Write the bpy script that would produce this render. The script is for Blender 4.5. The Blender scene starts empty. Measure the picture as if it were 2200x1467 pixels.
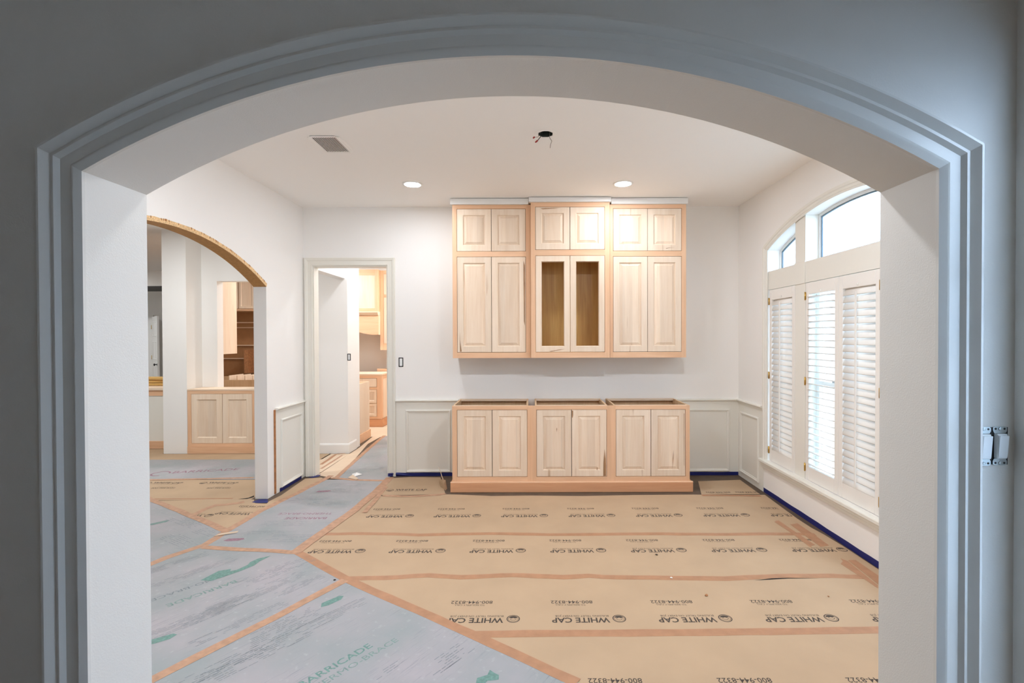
import bpy, bmesh, math, random
from mathutils import Vector, Matrix
random.seed(7)
S = bpy.context.scene
COL = S.collection
# ------------------------------------------------------------------ camera, sky, exposure
F, CX, HZ, H = 1075.0, 1142.0, 724.0, 1.575        # focal length and centre in pixels of 2200x1467, eye height in metres
PITCH, ROLL = 0.0105, 0.003
CY = HZ + F * math.tan(PITCH)
ROT = Matrix.Rotation(math.pi / 2 - PITCH, 3, 'X') @ Matrix.Rotation(-ROLL, 3, 'Z')
cam_d = bpy.data.cameras.new('camera'); cam = bpy.data.objects.new('camera', cam_d); COL.objects.link(cam)
cam_d.sensor_width = 36; cam_d.lens = F / 2200 * 36
cam_d.shift_x = (1100 - CX) / 2200; cam_d.shift_y = (CY - 733.5) / 2200
cam_d.clip_start = 0.02
cam.matrix_world = Matrix.Translation((0, 0, H)) @ ROT.to_4x4()
S.camera = cam
W = bpy.data.worlds.new('overcast_sky'); S.world = W; W.use_nodes = True
bg = W.node_tree.nodes['Background']; bg.inputs[0].default_value = (0.60, 0.78, 1.04, 1); bg.inputs[1].default_value = 7.5
vs = S.view_settings
vs.view_transform = 'Standard'; vs.look = 'None'; vs.gamma = 1; vs.exposure = 0.17; vs.use_curve_mapping = False
S.display_settings.display_device = 'sRGB'
S.cycles.use_denoising = True
S.cycles.max_bounces = 12; S.cycles.diffuse_bounces = 8; S.cycles.sample_clamp_indirect = 10
LAMP = 530.0
LAMP_COL = (0.95, 1.0, 1.08)

# ------------------------------------------------------------------ geometry of the place
def ray(px, py):
    return ROT @ Vector(((px - CX) / F, -(py - CY) / F, -1))
def fl(px, py, z=0.0):                 # the floor (or any level) under a line of sight
    d = ray(px, py); t = (z - H) / d.z
    return Vector((d.x * t, d.y * t, z))
def at(px, py, y):                     # a wall facing us at depth y
    d = ray(px, py); t = y / d.y
    return Vector((d.x * t, y, H + d.z * t))
def sx(px, py, x):                     # a side wall at x
    d = ray(px, py); t = x / d.x
    return Vector((x, d.y * t, H + d.z * t))

YF, YR, YB = 1.42, 1.647, 5.68         # arch wall front and rear, back wall
XL, XR, ZC = -2.584, 2.351, 3.05       # dining room side walls, ceiling
Y2 = 6.80                              # wall line beyond the hall

def srgb(r, g, b):
    f = lambda c: c / 12.92 if c <= 0.04045 else ((c + 0.055) / 1.055) ** 2.4
    return (f(r / 255), f(g / 255), f(b / 255), 1)

# ------------------------------------------------------------------ materials
MATS = {}
def mat(name, col, rough=0.6, metal=0.0, bump=None, var=None, emit=None, spec=0.5):
    if name in MATS: return MATS[name]
    m = bpy.data.materials.new(name); m.use_nodes = True; MATS[name] = m
    n = m.node_tree.nodes; l = m.node_tree.links; b = n['Principled BSDF']
    c = srgb(*col)
    b.inputs['Base Color'].default_value = c; b.inputs['Roughness'].default_value = rough; b.inputs['Metallic'].default_value = metal
    b.inputs['Specular IOR Level'].default_value = spec
    if emit:
        b.inputs['Emission Color'].default_value = (*emit[0], 1); b.inputs['Emission Strength'].default_value = emit[1]
    tc = None
    if bump or var: tc = n.new('ShaderNodeTexCoord')
    if var:   # (scale, amount, stretch)
        sc, amt, st = var
        mp = n.new('ShaderNodeMapping'); mp.inputs['Scale'].default_value = st
        nz = n.new('ShaderNodeTexNoise'); nz.inputs['Scale'].default_value = sc; nz.inputs['Detail'].default_value = 5
        r = n.new('ShaderNodeValToRGB'); r.color_ramp.elements[0].position = .3; r.color_ramp.elements[1].position = .7
        r.color_ramp.elements[0].color = tuple(x * (1 - amt) for x in c[:3]) + (1,); r.color_ramp.elements[1].color = tuple(min(1, x * (1 + amt)) for x in c[:3]) + (1,)
        l.new(tc.outputs['Object'], mp.inputs[0]); l.new(mp.outputs[0], nz.inputs['Vector']); l.new(nz.outputs['Fac'], r.inputs[0]); l.new(r.outputs[0], b.inputs['Base Color'])
    if bump:  # (scale, strength)
        nz = n.new('ShaderNodeTexNoise'); nz.inputs['Scale'].default_value = bump[0]; nz.inputs['Detail'].default_value = 3
        bp = n.new('ShaderNodeBump'); bp.inputs['Strength'].default_value = bump[1]; bp.inputs['Distance'].default_value = 0.002
        l.new(tc.outputs['Object'], nz.inputs['Vector']); l.new(nz.outputs['Fac'], bp.inputs['Height']); l.new(bp.outputs[0], b.inputs['Normal'])
    return m
def wood(name, c1, c2, axis, streak=None, rough=0.55, rnd=0.05, lam=0):
    """grain running along axis; every board gets its own stretch of grain and a slightly different tone"""
    if name in MATS: return MATS[name]
    m = bpy.data.materials.new(name); m.use_nodes = True; MATS[name] = m
    n = m.node_tree.nodes; l = m.node_tree.links; b = n['Principled BSDF']
    b.inputs['Roughness'].default_value = rough; b.inputs['Specular IOR Level'].default_value = 0.3
    tc = n.new('ShaderNodeTexCoord'); oi = n.new('ShaderNodeObjectInfo')
    mu = n.new('ShaderNodeMath'); mu.operation = 'MULTIPLY'; mu.inputs[1].default_value = 37.0; l.new(oi.outputs['Random'], mu.inputs[0])
    ad = n.new('ShaderNodeVectorMath'); ad.operation = 'ADD'; l.new(tc.outputs['Object'], ad.inputs[0]); l.new(mu.outputs[0], ad.inputs[1])
    st = [1, 1, 1]; st['xyz'.index(axis)] = 0.06
    mp = n.new('ShaderNodeMapping'); mp.inputs['Scale'].default_value = st; l.new(ad.outputs[0], mp.inputs[0])
    nz = n.new('ShaderNodeTexNoise'); nz.inputs['Scale'].default_value = 45; nz.inputs['Detail'].default_value = 6; nz.inputs['Distortion'].default_value = 0.6; l.new(mp.outputs[0], nz.inputs['Vector'])
    st2 = [5, 5, 5]; st2['xyz'.index(axis)] = 0.5
    mp2 = n.new('ShaderNodeMapping'); mp2.inputs['Scale'].default_value = st2; l.new(ad.outputs[0], mp2.inputs[0])
    nz2 = n.new('ShaderNodeTexNoise'); nz2.inputs['Scale'].default_value = 2.2; nz2.inputs['Detail'].default_value = 2; l.new(mp2.outputs[0], nz2.inputs['Vector'])
    r = n.new('ShaderNodeValToRGB'); r.color_ramp.elements[0].position = .30; r.color_ramp.elements[1].position = .68
    r.color_ramp.elements[0].color = srgb(*c2); r.color_ramp.elements[1].color = srgb(*c1)
    mx = n.new('ShaderNodeMath'); mx.operation = 'MULTIPLY_ADD'; mx.inputs[1].default_value = 0.5; l.new(nz.outputs['Fac'], mx.inputs[0])
    hf = n.new('ShaderNodeMath'); hf.operation = 'MULTIPLY'; hf.inputs[1].default_value = 0.5; l.new(nz2.outputs['Fac'], hf.inputs[0]); l.new(hf.outputs[0], mx.inputs[2])
    l.new(mx.outputs[0], r.inputs[0])
    out = r.outputs[0]
    if streak:
        st3 = [1, 1, 1]; st3['xyz'.index(axis)] = 0.10
        mp3 = n.new('ShaderNodeMapping'); mp3.inputs['Scale'].default_value = st3; l.new(ad.outputs[0], mp3.inputs[0])
        nz3 = n.new('ShaderNodeTexNoise'); nz3.inputs['Scale'].default_value = 17; nz3.inputs['Detail'].default_value = 1.5; l.new(mp3.outputs[0], nz3.inputs['Vector'])
        r3 = n.new('ShaderNodeValToRGB'); r3.color_ramp.elements[0].position = .70; r3.color_ramp.elements[1].position = .80
        r3.color_ramp.elements[1].color = (0.75, 0.75, 0.75, 1); l.new(nz3.outputs['Fac'], r3.inputs[0])
        m3 = n.new('ShaderNodeMixRGB'); m3.inputs[2].default_value = srgb(*streak); l.new(r3.outputs[0], m3.inputs[0]); l.new(out, m3.inputs[1]); out = m3.outputs[0]
    hs = n.new('ShaderNodeHueSaturation'); mr = n.new('ShaderNodeMapRange'); mr.inputs[3].default_value = 1 - rnd; mr.inputs[4].default_value = 1 + rnd
    l.new(oi.outputs['Random'], mr.inputs[0]); 
    if lam:   # boards glued edge to edge, each a little lighter or darker
        sp = n.new('ShaderNodeSeparateXYZ'); l.new(ad.outputs[0], sp.inputs[0])
        fm = n.new('ShaderNodeMath'); fm.operation = 'MULTIPLY'; fm.inputs[1].default_value = 1 / lam; l.new(sp.outputs['X'], fm.inputs[0])
        ff = n.new('ShaderNodeMath'); ff.operation = 'FLOOR'; l.new(fm.outputs[0], ff.inputs[0])
        wn = n.new('ShaderNodeTexWhiteNoise'); wn.noise_dimensions = '1D'; l.new(ff.outputs[0], wn.inputs['W'])
        m4 = n.new('ShaderNodeMapRange'); m4.inputs[3].default_value = .90; m4.inputs[4].default_value = 1.05; l.new(wn.outputs['Value'], m4.inputs[0])
        m5 = n.new('ShaderNodeMath'); m5.operation = 'MULTIPLY'; l.new(mr.outputs[0], m5.inputs[0]); l.new(m4.outputs[0], m5.inputs[1]); mr = m5
    l.new(mr.outputs[0], hs.inputs['Value']); l.new(out, hs.inputs['Color']); l.new(hs.outputs[0], b.inputs['Base Color'])
    return m
M_WALL = mat('wall_paint', (242, 240, 237), 0.75, bump=(180, .12))
M_CEIL = mat('ceiling_paint', (246, 244, 241), 0.85)
M_FOYER = mat('foyer_paint', (228, 225, 219), 0.6, bump=(220, .18))
M_TRIM = mat('trim_paint', (231, 228, 218), 0.42)
M_CASE = mat('casing_gloss_paint', (226, 224, 218), 0.26)
M_CREAM = mat('cream_wainscot_paint', (233, 231, 223), 0.45)
M_SHUT = mat('shutter_paint', (238, 235, 230), 0.42)
M_WHITE = mat('primed_white', (236, 235, 232), 0.6)
M_FRAME_V = wood('maple_frame_upright', (236, 195, 160), (222, 177, 140), 'z')
M_FRAME_H = wood('maple_frame_level', (236, 195, 160), (219, 173, 136), 'x')
M_PLINTH = wood('maple_plinth', (222, 168, 128), (206, 149, 110), 'x')
M_DOOR = wood('pale_maple_door', (240, 221, 200), (228, 204, 178), 'z', streak=(182, 143, 104), rnd=.05)
M_PANEL = wood('pale_maple_panel', (240, 220, 198), (228, 202, 175), 'z', streak=(186, 146, 106), rnd=.05, lam=.085)
M_STREAK = mat('mineral_streak', (158, 118, 82), .6, var=(60, .3, (1, 1, .15)))
M_DOOR_H = wood('pale_maple_rail', (238, 218, 196), (226, 200, 172), 'x')
M_PLY = wood('plywood_box', (226, 194, 156), (206, 170, 130), 'z')
M_INNER = wood('varnished_interior', (216, 178, 112), (188, 144, 86), 'z', rough=.35)
M_GAP_SHADE = mat('gap_shade', (34, 27, 20), 0.9)  # near-black colour put into gaps and openings as their shade
M_RAW = mat('raw_arch_liner', (190, 142, 84), 0.7, var=(40, .12, (1, 1, 1)))
M_RAWEDGE = mat('raw_arch_edge', (226, 190, 142), 0.8, var=(120, .3, (1, 1, 1)))
M_SUB = mat('bare_dark_floor', (92, 76, 62), 0.7, var=(8, .15, (1, 1, 1)))
M_KRAFT = mat('kraft_paper', (183, 156, 126), 0.75, var=(3, .05, (1, 1, 1)), bump=(9, .35))
M_KRAFT2 = mat('kitchen_kraft_paper', (212, 190, 165), 0.75, var=(3, .05, (1, 1, 1)))
M_TAPE = mat('brown_paper_tape', (172, 127, 95), 0.6, var=(14, .10, (1, 1, 1)), bump=(40, .3))
M_TAPE2 = mat('worn_paper_tape', (180, 140, 112), 0.6, var=(22, .16, (1, 1, 1)), bump=(40, .3))
M_INK = mat('black_print', (66, 56, 48), 0.8)
M_GREEN = mat('green_print', (106, 140, 132), 0.8, var=(60, .22, (1, 1, 1)))
M_GREEN2 = mat('worn_green_print', (120, 144, 138), 0.8, var=(40, .2, (1, 1, 1)))
M_GREY = mat('grey_print', (118, 128, 132), 0.8, var=(60, .15, (1, 1, 1)))
M_RED = mat('faded_red_print', (146, 112, 124), 0.8, var=(60, .2, (1, 1, 1)))
M_BLUE = mat('blue_painters_tape', (12, 26, 104), 0.55)
M_BRASS = mat('brass', (200, 165, 90), 0.3, 1.0)
M_BLACK = mat('black_iron', (22, 20, 20), 0.4)
M_STEEL = mat('galvanised_steel', (190, 196, 196), 0.35, 0.8)
M_PLASTIC = mat('white_plastic', (238, 240, 240), 0.25)
M_CONC = mat('pale_concrete', (200, 198, 190), 0.9, var=(4, .1, (1, 1, 1)))
M_SIDING = mat('white_siding', (240, 242, 242), 0.7)
M_BRONZE = mat('grey_glazing_bead', (104, 122, 134), 0.5)
M_BROWN = mat('brown_hardboard', (166, 122, 82), 0.7, var=(12, .06, (1, 1, 1)))
M_BEIGE = mat('beige_kitchen_paint', (238, 232, 224), 0.7)
M_YELLOW = wood('yellow_pine', (226, 190, 120), (204, 160, 92), 'x')
M_CUT = mat('cut_wood_edge', (170, 116, 74), 0.8, var=(30, .25, (1, 1, 1)))
M_RED_NUT = mat('red_wire_nut', (150, 34, 34), 0.5)
M_GREENBOX = mat('dark_green_box', (46, 54, 48), 0.6)
M_WIRE = mat('grey_wire', (120, 112, 104), 0.5)
M_LENS = mat('lamp_lens', (255, 250, 240), 0.5, emit=(LAMP_COL, LAMP))
M_GLASS = bpy.data.materials.new('window_glass'); M_GLASS.use_nodes = True
def _glass():
    n = M_GLASS.node_tree.nodes; l = M_GLASS.node_tree.links
    n.remove(n['Principled BSDF']); tr = n.new('ShaderNodeBsdfTransparent'); gl = n.new('ShaderNodeBsdfGlossy'); gl.inputs['Roughness'].default_value = 0.0
    tr.inputs[0].default_value = (0.95, 0.98, 0.98, 1)
    fr = n.new('ShaderNodeFresnel'); fr.inputs[0].default_value = 1.45; mx = n.new('ShaderNodeMixShader')
    ge = n.new('ShaderNodeNewGeometry'); sb = n.new('ShaderNodeMath'); sb.operation = 'SUBTRACT'; sb.use_clamp = True; l.new(fr.outputs[0], sb.inputs[0]); l.new(ge.outputs['Backfacing'], sb.inputs[1])
    l.new(sb.outputs[0], mx.inputs[0]); l.new(tr.outputs[0], mx.inputs[1]); l.new(gl.outputs[0], mx.inputs[2]); l.new(mx.outputs[0], n['Material Output'].inputs[0])
_glass()
def board_mat():
    """blue-grey coated board: scuffs and rows of worn fine print running along the board"""
    m = bpy.data.materials.new('blue_grey_board'); m.use_nodes = True
    n = m.node_tree.nodes; l = m.node_tree.links; b = n['Principled BSDF']; b.inputs['Roughness'].default_value = 0.6
    tc = n.new('ShaderNodeTexCoord')
    n1 = n.new('ShaderNodeTexNoise'); n1.inputs['Scale'].default_value = 2.0; n1.inputs['Detail'].default_value = 6; l.new(tc.outputs['Object'], n1.inputs['Vector'])
    r1 = n.new('ShaderNodeValToRGB'); r1.color_ramp.elements[0].position = .35; r1.color_ramp.elements[1].position = .68
    r1.color_ramp.elements[0].color = srgb(144, 151, 152); r1.color_ramp.elements[1].color = srgb(166, 161, 165); l.new(n1.outputs['Fac'], r1.inputs[0])
    mp = n.new('ShaderNodeMapping'); mp.inputs['Scale'].default_value = (3.0, 70, 1); l.new(tc.outputs['Object'], mp.inputs[0])
    n2 = n.new('ShaderNodeTexNoise'); n2.inputs['Scale'].default_value = 1.6; n2.inputs['Detail'].default_value = 5; n2.inputs['Roughness'].default_value = .7; l.new(mp.outputs[0], n2.inputs['Vector'])
    r2 = n.new('ShaderNodeValToRGB'); r2.color_ramp.elements[0].position = .56; r2.color_ramp.elements[1].position = .66; l.new(n2.outputs['Fac'], r2.inputs[0])
    n3 = n.new('ShaderNodeTexNoise'); n3.inputs['Scale'].default_value = 3.2; n3.inputs['Detail'].default_value = 2; l.new(tc.outputs['Object'], n3.inputs['Vector'])
    r3 = n.new('ShaderNodeValToRGB'); r3.color_ramp.elements[0].position = .46; r3.color_ramp.elements[1].position = .62; r3.color_ramp.elements[1].color = (.62, .62, .62, 1); l.new(n3.outputs['Fac'], r3.inputs[0])
    mu = n.new('ShaderNodeMath'); mu.operation = 'MULTIPLY'; l.new(r2.outputs[0], mu.inputs[0]); l.new(r3.outputs[0], mu.inputs[1])
    mx = n.new('ShaderNodeMixRGB'); mx.inputs[2].default_value = srgb(104, 114, 120); l.new(mu.outputs[0], mx.inputs[0]); l.new(r1.outputs[0], mx.inputs[1])
    n4 = n.new('ShaderNodeTexNoise'); n4.inputs['Scale'].default_value = 26; n4.inputs['Detail'].default_value = 3; l.new(tc.outputs['Object'], n4.inputs['Vector'])
    r4 = n.new('ShaderNodeValToRGB'); r4.color_ramp.elements[0].position = .62; r4.color_ramp.elements[1].position = .8; r4.color_ramp.elements[1].color = (.35, .35, .35, 1); l.new(n4.outputs['Fac'], r4.inputs[0])
    m2 = n.new('ShaderNodeMixRGB'); m2.inputs[2].default_value = srgb(196, 198, 200); l.new(r4.outputs[0], m2.inputs[0]); l.new(mx.outputs[0], m2.inputs[1])
    l.new(m2.outputs[0], b.inputs['Base Color'])
    return m
M_BOARD = board_mat()

# ------------------------------------------------------------------ mesh helpers
class MB:
    def __init__(s): s.v = []; s.f = []; s.sm = []
    def add(s, vs, fs, smooth=False):
        o = len(s.v); s.v += [tuple(p) for p in vs]
        for f in fs: s.f.append(tuple(i + o for i in f)); s.sm.append(smooth)
        return s
    def box(s, a, b):
        x0, x1 = sorted((a[0], b[0])); y0, y1 = sorted((a[1], b[1])); z0, z1 = sorted((a[2], b[2]))
        vs = [(x0, y0, z0), (x1, y0, z0), (x1, y1, z0), (x0, y1, z0), (x0, y0, z1), (x1, y0, z1), (x1, y1, z1), (x0, y1, z1)]
        return s.add(vs, [(0, 3, 2, 1), (4, 5, 6, 7), (0, 1, 5, 4), (1, 2, 6, 5), (2, 3, 7, 6), (3, 0, 4, 7)])
    def bbox(s, a, b, e=0.002):            # box with small chamfers
        x0, x1 = sorted((a[0], b[0])); y0, y1 = sorted((a[1], b[1])); z0, z1 = sorted((a[2], b[2]))
        bm = bmesh.new(); bmesh.ops.create_cube(bm, size=1)
        for v in bm.verts: v.co = Vector(((x0 + x1) / 2 + v.co.x * (x1 - x0), (y0 + y1) / 2 + v.co.y * (y1 - y0), (z0 + z1) / 2 + v.co.z * (z1 - z0)))
        bmesh.ops.bevel(bm, geom=bm.edges[:], offset=min(e, .45 * min(x1 - x0, y1 - y0, z1 - z0)), segments=1, affect='EDGES')
        bm.verts.index_update(); s.add([v.co[:] for v in bm.verts], [[v.index for v in f.verts] for f in bm.faces]); bm.free(); return s
    def prism(s, poly, d):                 # extrude a polygon along vector d
        n = len(poly); d = Vector(d); P = [Vector(p) for p in poly]
        return s.add(P + [p + d for p in P], [tuple(range(n - 1, -1, -1)), tuple(range(n, 2 * n))] + [(i, (i + 1) % n, n + (i + 1) % n, n + i) for i in range(n)])
    def rings(s, loops, cap0=False, cap1=False, closed=True, smooth=False):
        n = len(loops[0]); vs = [p for L in loops for p in L]; fs = []
        for k in range(len(loops) - 1):
            for i in range(n if closed else n - 1):
                j = (i + 1) % n; fs.append((k * n + i, k * n + j, (k + 1) * n + j, (k + 1) * n + i))
        s.add(vs, fs, smooth)
        o = len(s.v) - len(vs)
        if cap0: s.f.append(tuple(o + i for i in range(n - 1, -1, -1))); s.sm.append(False)
        if cap1: s.f.append(tuple(o + (len(loops) - 1) * n + i for i in range(n))); s.sm.append(False)
        return s
    def tube(s, pts, r, n=8):
        pts = [Vector(p) for p in pts]; L = []
        for i, p in enumerate(pts):
            t = (pts[min(i + 1, len(pts) - 1)] - pts[max(i - 1, 0)]).normalized()
            u = t.cross(Vector((0.123, 0.31, 1))).normalized(); w = t.cross(u)
            rr = r[i] if isinstance(r, (list, tuple)) else r
            L.append([p + u * rr * math.cos(a * 2 * math.pi / n) + w * rr * math.sin(a * 2 * math.pi / n) for a in range(n)])
        return s.rings(L, True, True, smooth=True)
    def disc(s, c, prof, n=32, axis='z'):  # lathe: prof of (radius, height)
        L = []
        for r, h in prof:
            ring = []
            for a in range(n):
                x, y = r * math.cos(2 * math.pi * a / n), r * math.sin(2 * math.pi * a / n)
                q = {'z': (x, y, h), 'y': (x, h, y), 'x': (h, x, y)}[axis]
                ring.append((c[0] + q[0], c[1] + q[1], c[2] + q[2]))
            L.append(ring)
        return s.rings(L, True, True)
    def build(s, name, m, parent=None, local=False, recalc=True):
        off = Vector((0, 0, 0)) if (parent is None or local) else parent['_w']
        off = Vector(off)
        me = bpy.data.meshes.new(name); me.from_pydata([tuple(Vector(p) - off) for p in s.v], [], s.f)
        for p, sm in zip(me.polygons, s.sm): p.use_smooth = sm
        if recalc:
            bm = bmesh.new(); bm.from_mesh(me); bmesh.ops.recalc_face_normals(bm, faces=bm.faces); bm.to_mesh(me); bm.free()
        me.materials.append(m)
        return link(name, me, parent)
def link(name, me, parent=None, loc=None):
    o = bpy.data.objects.new(name, me); COL.objects.link(o)
    if parent: o.parent = parent; o['_w'] = parent['_w']
    else: o['_w'] = (0, 0, 0)
    if loc is not None: o.location = loc
    return o
def box(name, a, b, m, parent=None, e=0): 
    mb = MB(); mb.bbox(a, b, e) if e else mb.box(a, b)
    return mb.build(name, m, parent)
def thing(name, label, cat, loc=(0, 0, 0), group=None):
    o = bpy.data.objects.new(name, None); COL.objects.link(o); o.empty_display_size = .05
    o.location = loc; o['_w'] = tuple(loc); o['label'] = label; o['category'] = cat
    if group: o['group'] = group
    return o
def tag(o, label, cat, group=None):
    o['label'] = label; o['category'] = cat
    if group: o['group'] = group
    return o
def struct(o): o['kind'] = 'structure'; return o
def rect(x0, x1, z0, z1, ins, y):        # a rectangle facing -y, inset
    return [(x0 + ins, y, z0 + ins), (x1 - ins, y, z0 + ins), (x1 - ins, y, z1 - ins), (x0 + ins, y, z1 - ins)]
def rectx(y0, y1, z0, z1, ins, x):
    return [(x, y0 + ins, z0 + ins), (x, y1 - ins, z0 + ins), (x, y1 - ins, z1 - ins), (x, y0 + ins, z1 - ins)]
def arch_casing(prof, c, half, zs, rise, z0, place, n=40):
    """moulding round a segment-headed opening; prof = (outward, thickness); place(a, z, v) puts along-coordinate, height and thickness in space"""
    R = (half * half + rise * rise) / (2 * rise); zc = zs + rise - R; L = []
    for u, v in prof:
        r = R + u; hx = half + u
        a0 = math.asin(min(1, hx / r)); row = [place(c - hx, z0, v)]
        for i in range(n + 1):
            a = -a0 + 2 * a0 * i / n; row.append(place(c + r * math.sin(a), zc + r * math.cos(a), v))
        row.append(place(c + hx, z0, v)); L.append(row)
    return MB().rings(L, closed=False)
def arch_pts(c, half, zs, rise, n=40):
    R = (half * half + rise * rise) / (2 * rise); zc = zs + rise - R; a0 = math.asin(half / R)
    return [(c + R * math.sin(-a0 + 2 * a0 * i / n), zc + R * math.cos(-a0 + 2 * a0 * i / n)) for i in range(n + 1)]

# ------------------------------------------------------------------ the shell
AC, AH, AS, AR = -0.058, 1.204, 2.045, 0.319       # near arch: centre x, half width, spring height, rise
LC, LH, LS, LR = 3.65, 1.23, 2.088, 0.312           # arch in the left wall: centre y, half width, spring, rise
WC, WH, WS, WR, WB = 3.84, 1.135, 2.426, 0.229, 0.345   # arched window: centre y, half width, spring, rise, bottom
struct(box('floor', (-11, -3.1, -0.1), (2.6, 13, -0.002), M_SUB))
# ceiling, with an eight-sided hole for the junction box
JB = at(1172, 288, 1); JB = Vector((0, 0, H)) + (JB - Vector((0, 0, H))) * ((ZC - H) / (JB.z - H)); JX, JY = JB.x, JB.y
c = MB(); c.box((-11, -3.1, ZC), (JX - .1, 13, ZC + .12)); c.box((JX + .1, -3.1, ZC), (2.6, 13, ZC + .12))
c.box((JX - .1, -3.1, ZC), (JX + .1, JY - .1, ZC + .12)); c.box((JX - .1, JY + .1, ZC), (JX + .1, 13, ZC + .12))
octo = [(math.cos(math.pi / 8 + k * math.pi / 4), math.sin(math.pi / 8 + k * math.pi / 4)) for k in range(8)]
sq = [(1, .414), (.414, 1), (-.414, 1), (-1, .414), (-1, -.414), (-.414, -1), (.414, -1), (1, -.414)]
sqc = [(1, 1) if abs(x) > .9 and False else (x, y) for x, y in sq]
c.rings([[(JX + .1 * x, JY + .1 * y, ZC) for x, y in sq], [(JX + .056 * x, JY + .056 * y, ZC) for x, y in octo], [(JX + .056 * x, JY + .056 * y, ZC + .12) for x, y in octo]])
for sxn in (1, -1):
    for syn in (1, -1):
        c.add([(JX + sxn * .1, JY + syn * .0414, ZC), (JX + sxn * .1, JY + syn * .1, ZC), (JX + sxn * .0414, JY + syn * .1, ZC)], [(0, 1, 2)])
struct(c.build('ceiling', M_CEIL))

def arch_wall_pieces(mb, c0, half, zs, rise, z1, put, d):
    pts = arch_pts(c0, half, zs, rise)
    mb.prism([put(a, z) for a, z in pts] + [put(c0 + half, z1), put(c0 - half, z1)], d)
# near wall with the big arch
m = MB(); m.box((-3.2, YF, 0), (AC - AH, YR, ZC)); m.box((AC + AH, YF, 0), (2.6, YR, ZC))
arch_wall_pieces(m, AC, AH, AS, AR, ZC, lambda a, z: (a, YF, z), (0, YR - YF, 0))
struct(m.build('wall_front', M_FOYER))
# left wall with the unfinished arch
XLO = XL - .125
m = MB(); m.box((XLO, YR, 0), (XL, LC - LH, ZC)); m.box((XLO, LC + LH, 0), (XL, YB + .12, ZC))
arch_wall_pieces(m, LC, LH, LS, LR, ZC, lambda a, z: (XLO, a, z), (XL - XLO, 0, 0))
struct(m.build('wall_left', M_WALL))
# back wall with the doorway
DX0, DX1, DZ = -2.478, -1.633, 2.389
m = MB(); m.box((XLO, YB, 0), (DX0, YB + .12, ZC)) if False else m.box((XL, YB, 0), (DX0, YB + .12, ZC)); m.box((DX1, YB, 0), (2.6, YB + .12, ZC)); m.box((DX0, YB, DZ), (DX1, YB + .12, ZC))
struct(m.build('wall_back', M_WALL))
# right wall with the arched window
XRO = XR + .20
m = MB(); m.box((XR, YR, 0), (XRO, WC - WH, ZC)); m.box((XR, WC + WH, 0), (XRO, YB, ZC)); m.box((XR, WC - WH, 0), (XRO, WC + WH, WB))
arch_wall_pieces(m, WC, WH, WS, WR, ZC, lambda a, z: (XR, a, z), (XRO - XR, 0, 0))
struct(m.build('wall_right', M_WALL))
# foyer where we stand: a tall daylight window in its right wall
FX = 1.372
FW0, FW1, FZ0, FZ1, FT = 0.66, 1.34, 0.12, 2.35, .09
m = MB(); m.box((FX, -3, 0), (FX + FT, -1.15, ZC)); m.box((FX, -.78, 0), (FX + FT, FW0, ZC)); m.box((FX, -1.15, 0), (FX + FT, -.78, 1.0)); m.box((FX, -1.15, 2.25), (FX + FT, -.78, ZC)); m.box((FX, FW1, 0), (FX + FT, YF, ZC)); m.box((FX, FW0, 0), (FX + FT, FW1, FZ0)); m.box((FX, FW0, FZ1), (FX + FT, FW1, ZC))
struct(m.build('wall_foyer_right', M_FOYER))
w2 = struct(thing('window_2', 'tall foyer window', 'window', (FX + .06, 1.0, FZ0))); del w2['category'], w2['label']
m = MB(); m.box((FX + .055, FW0, FZ0), (FX + .085, FW0 + .03, FZ1)); m.box((FX + .055, FW1 - .02, FZ0), (FX + .085, FW1, FZ1)); m.box((FX + .055, FW0, FZ0), (FX + .085, FW1, FZ0 + .04)); m.box((FX + .055, FW0, FZ1 - .04), (FX + .085, FW1, FZ1))
m.build('frame', M_TRIM, w2)
for k in range(1, 4): box('glazing_bar', (FX + .06, FW0 + .03, FZ0 + k * .557 - .02), (FX + .08, FW1 - .02, FZ0 + k * .557 + .02), M_TRIM, w2)
w3 = struct(thing('window_fill_added', 'small added window for fill light', 'window', (FX + .06, -.96, 1.0))); del w3['category'], w3['label']  # unseen window added to lift the fill light on the arch wall
MB().rings([rectx(-1.15, -.78, 1.0, 2.25, i, FX + x) for i, x in ((0, .05), (.03, .05), (.03, .08), (0, .08), (0, .05))]).build('frame', M_TRIM, w3)
M_LIGHT_WALL = mat('light_wall_paint', (226, 236, 246), .8)  # pale paint of the added walls, to bounce daylight
struct(box('wall_light_shaper_side', (3.9, -.55, -.3), (4.0, 1.3, .7), M_LIGHT_WALL)); struct(box('wall_light_shaper_end', (FX + FT + .01, -.65, -.3), (4.0, -.55, 2.7), M_LIGHT_WALL)); struct(box('ground_foyer_side', (FX + FT, -3, -.4), (2.6, 1.4, -.3), M_CONC))  # unseen walls added to block and bounce daylight at the foyer window
struct(box('wall_foyer_left', (-3.2, -3, 0), (-3.05, YF, ZC), M_FOYER))
struct(box('wall_foyer_back', (-3.2, -3.1, 0), (FX + .09, -3, ZC), M_FOYER))
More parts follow.
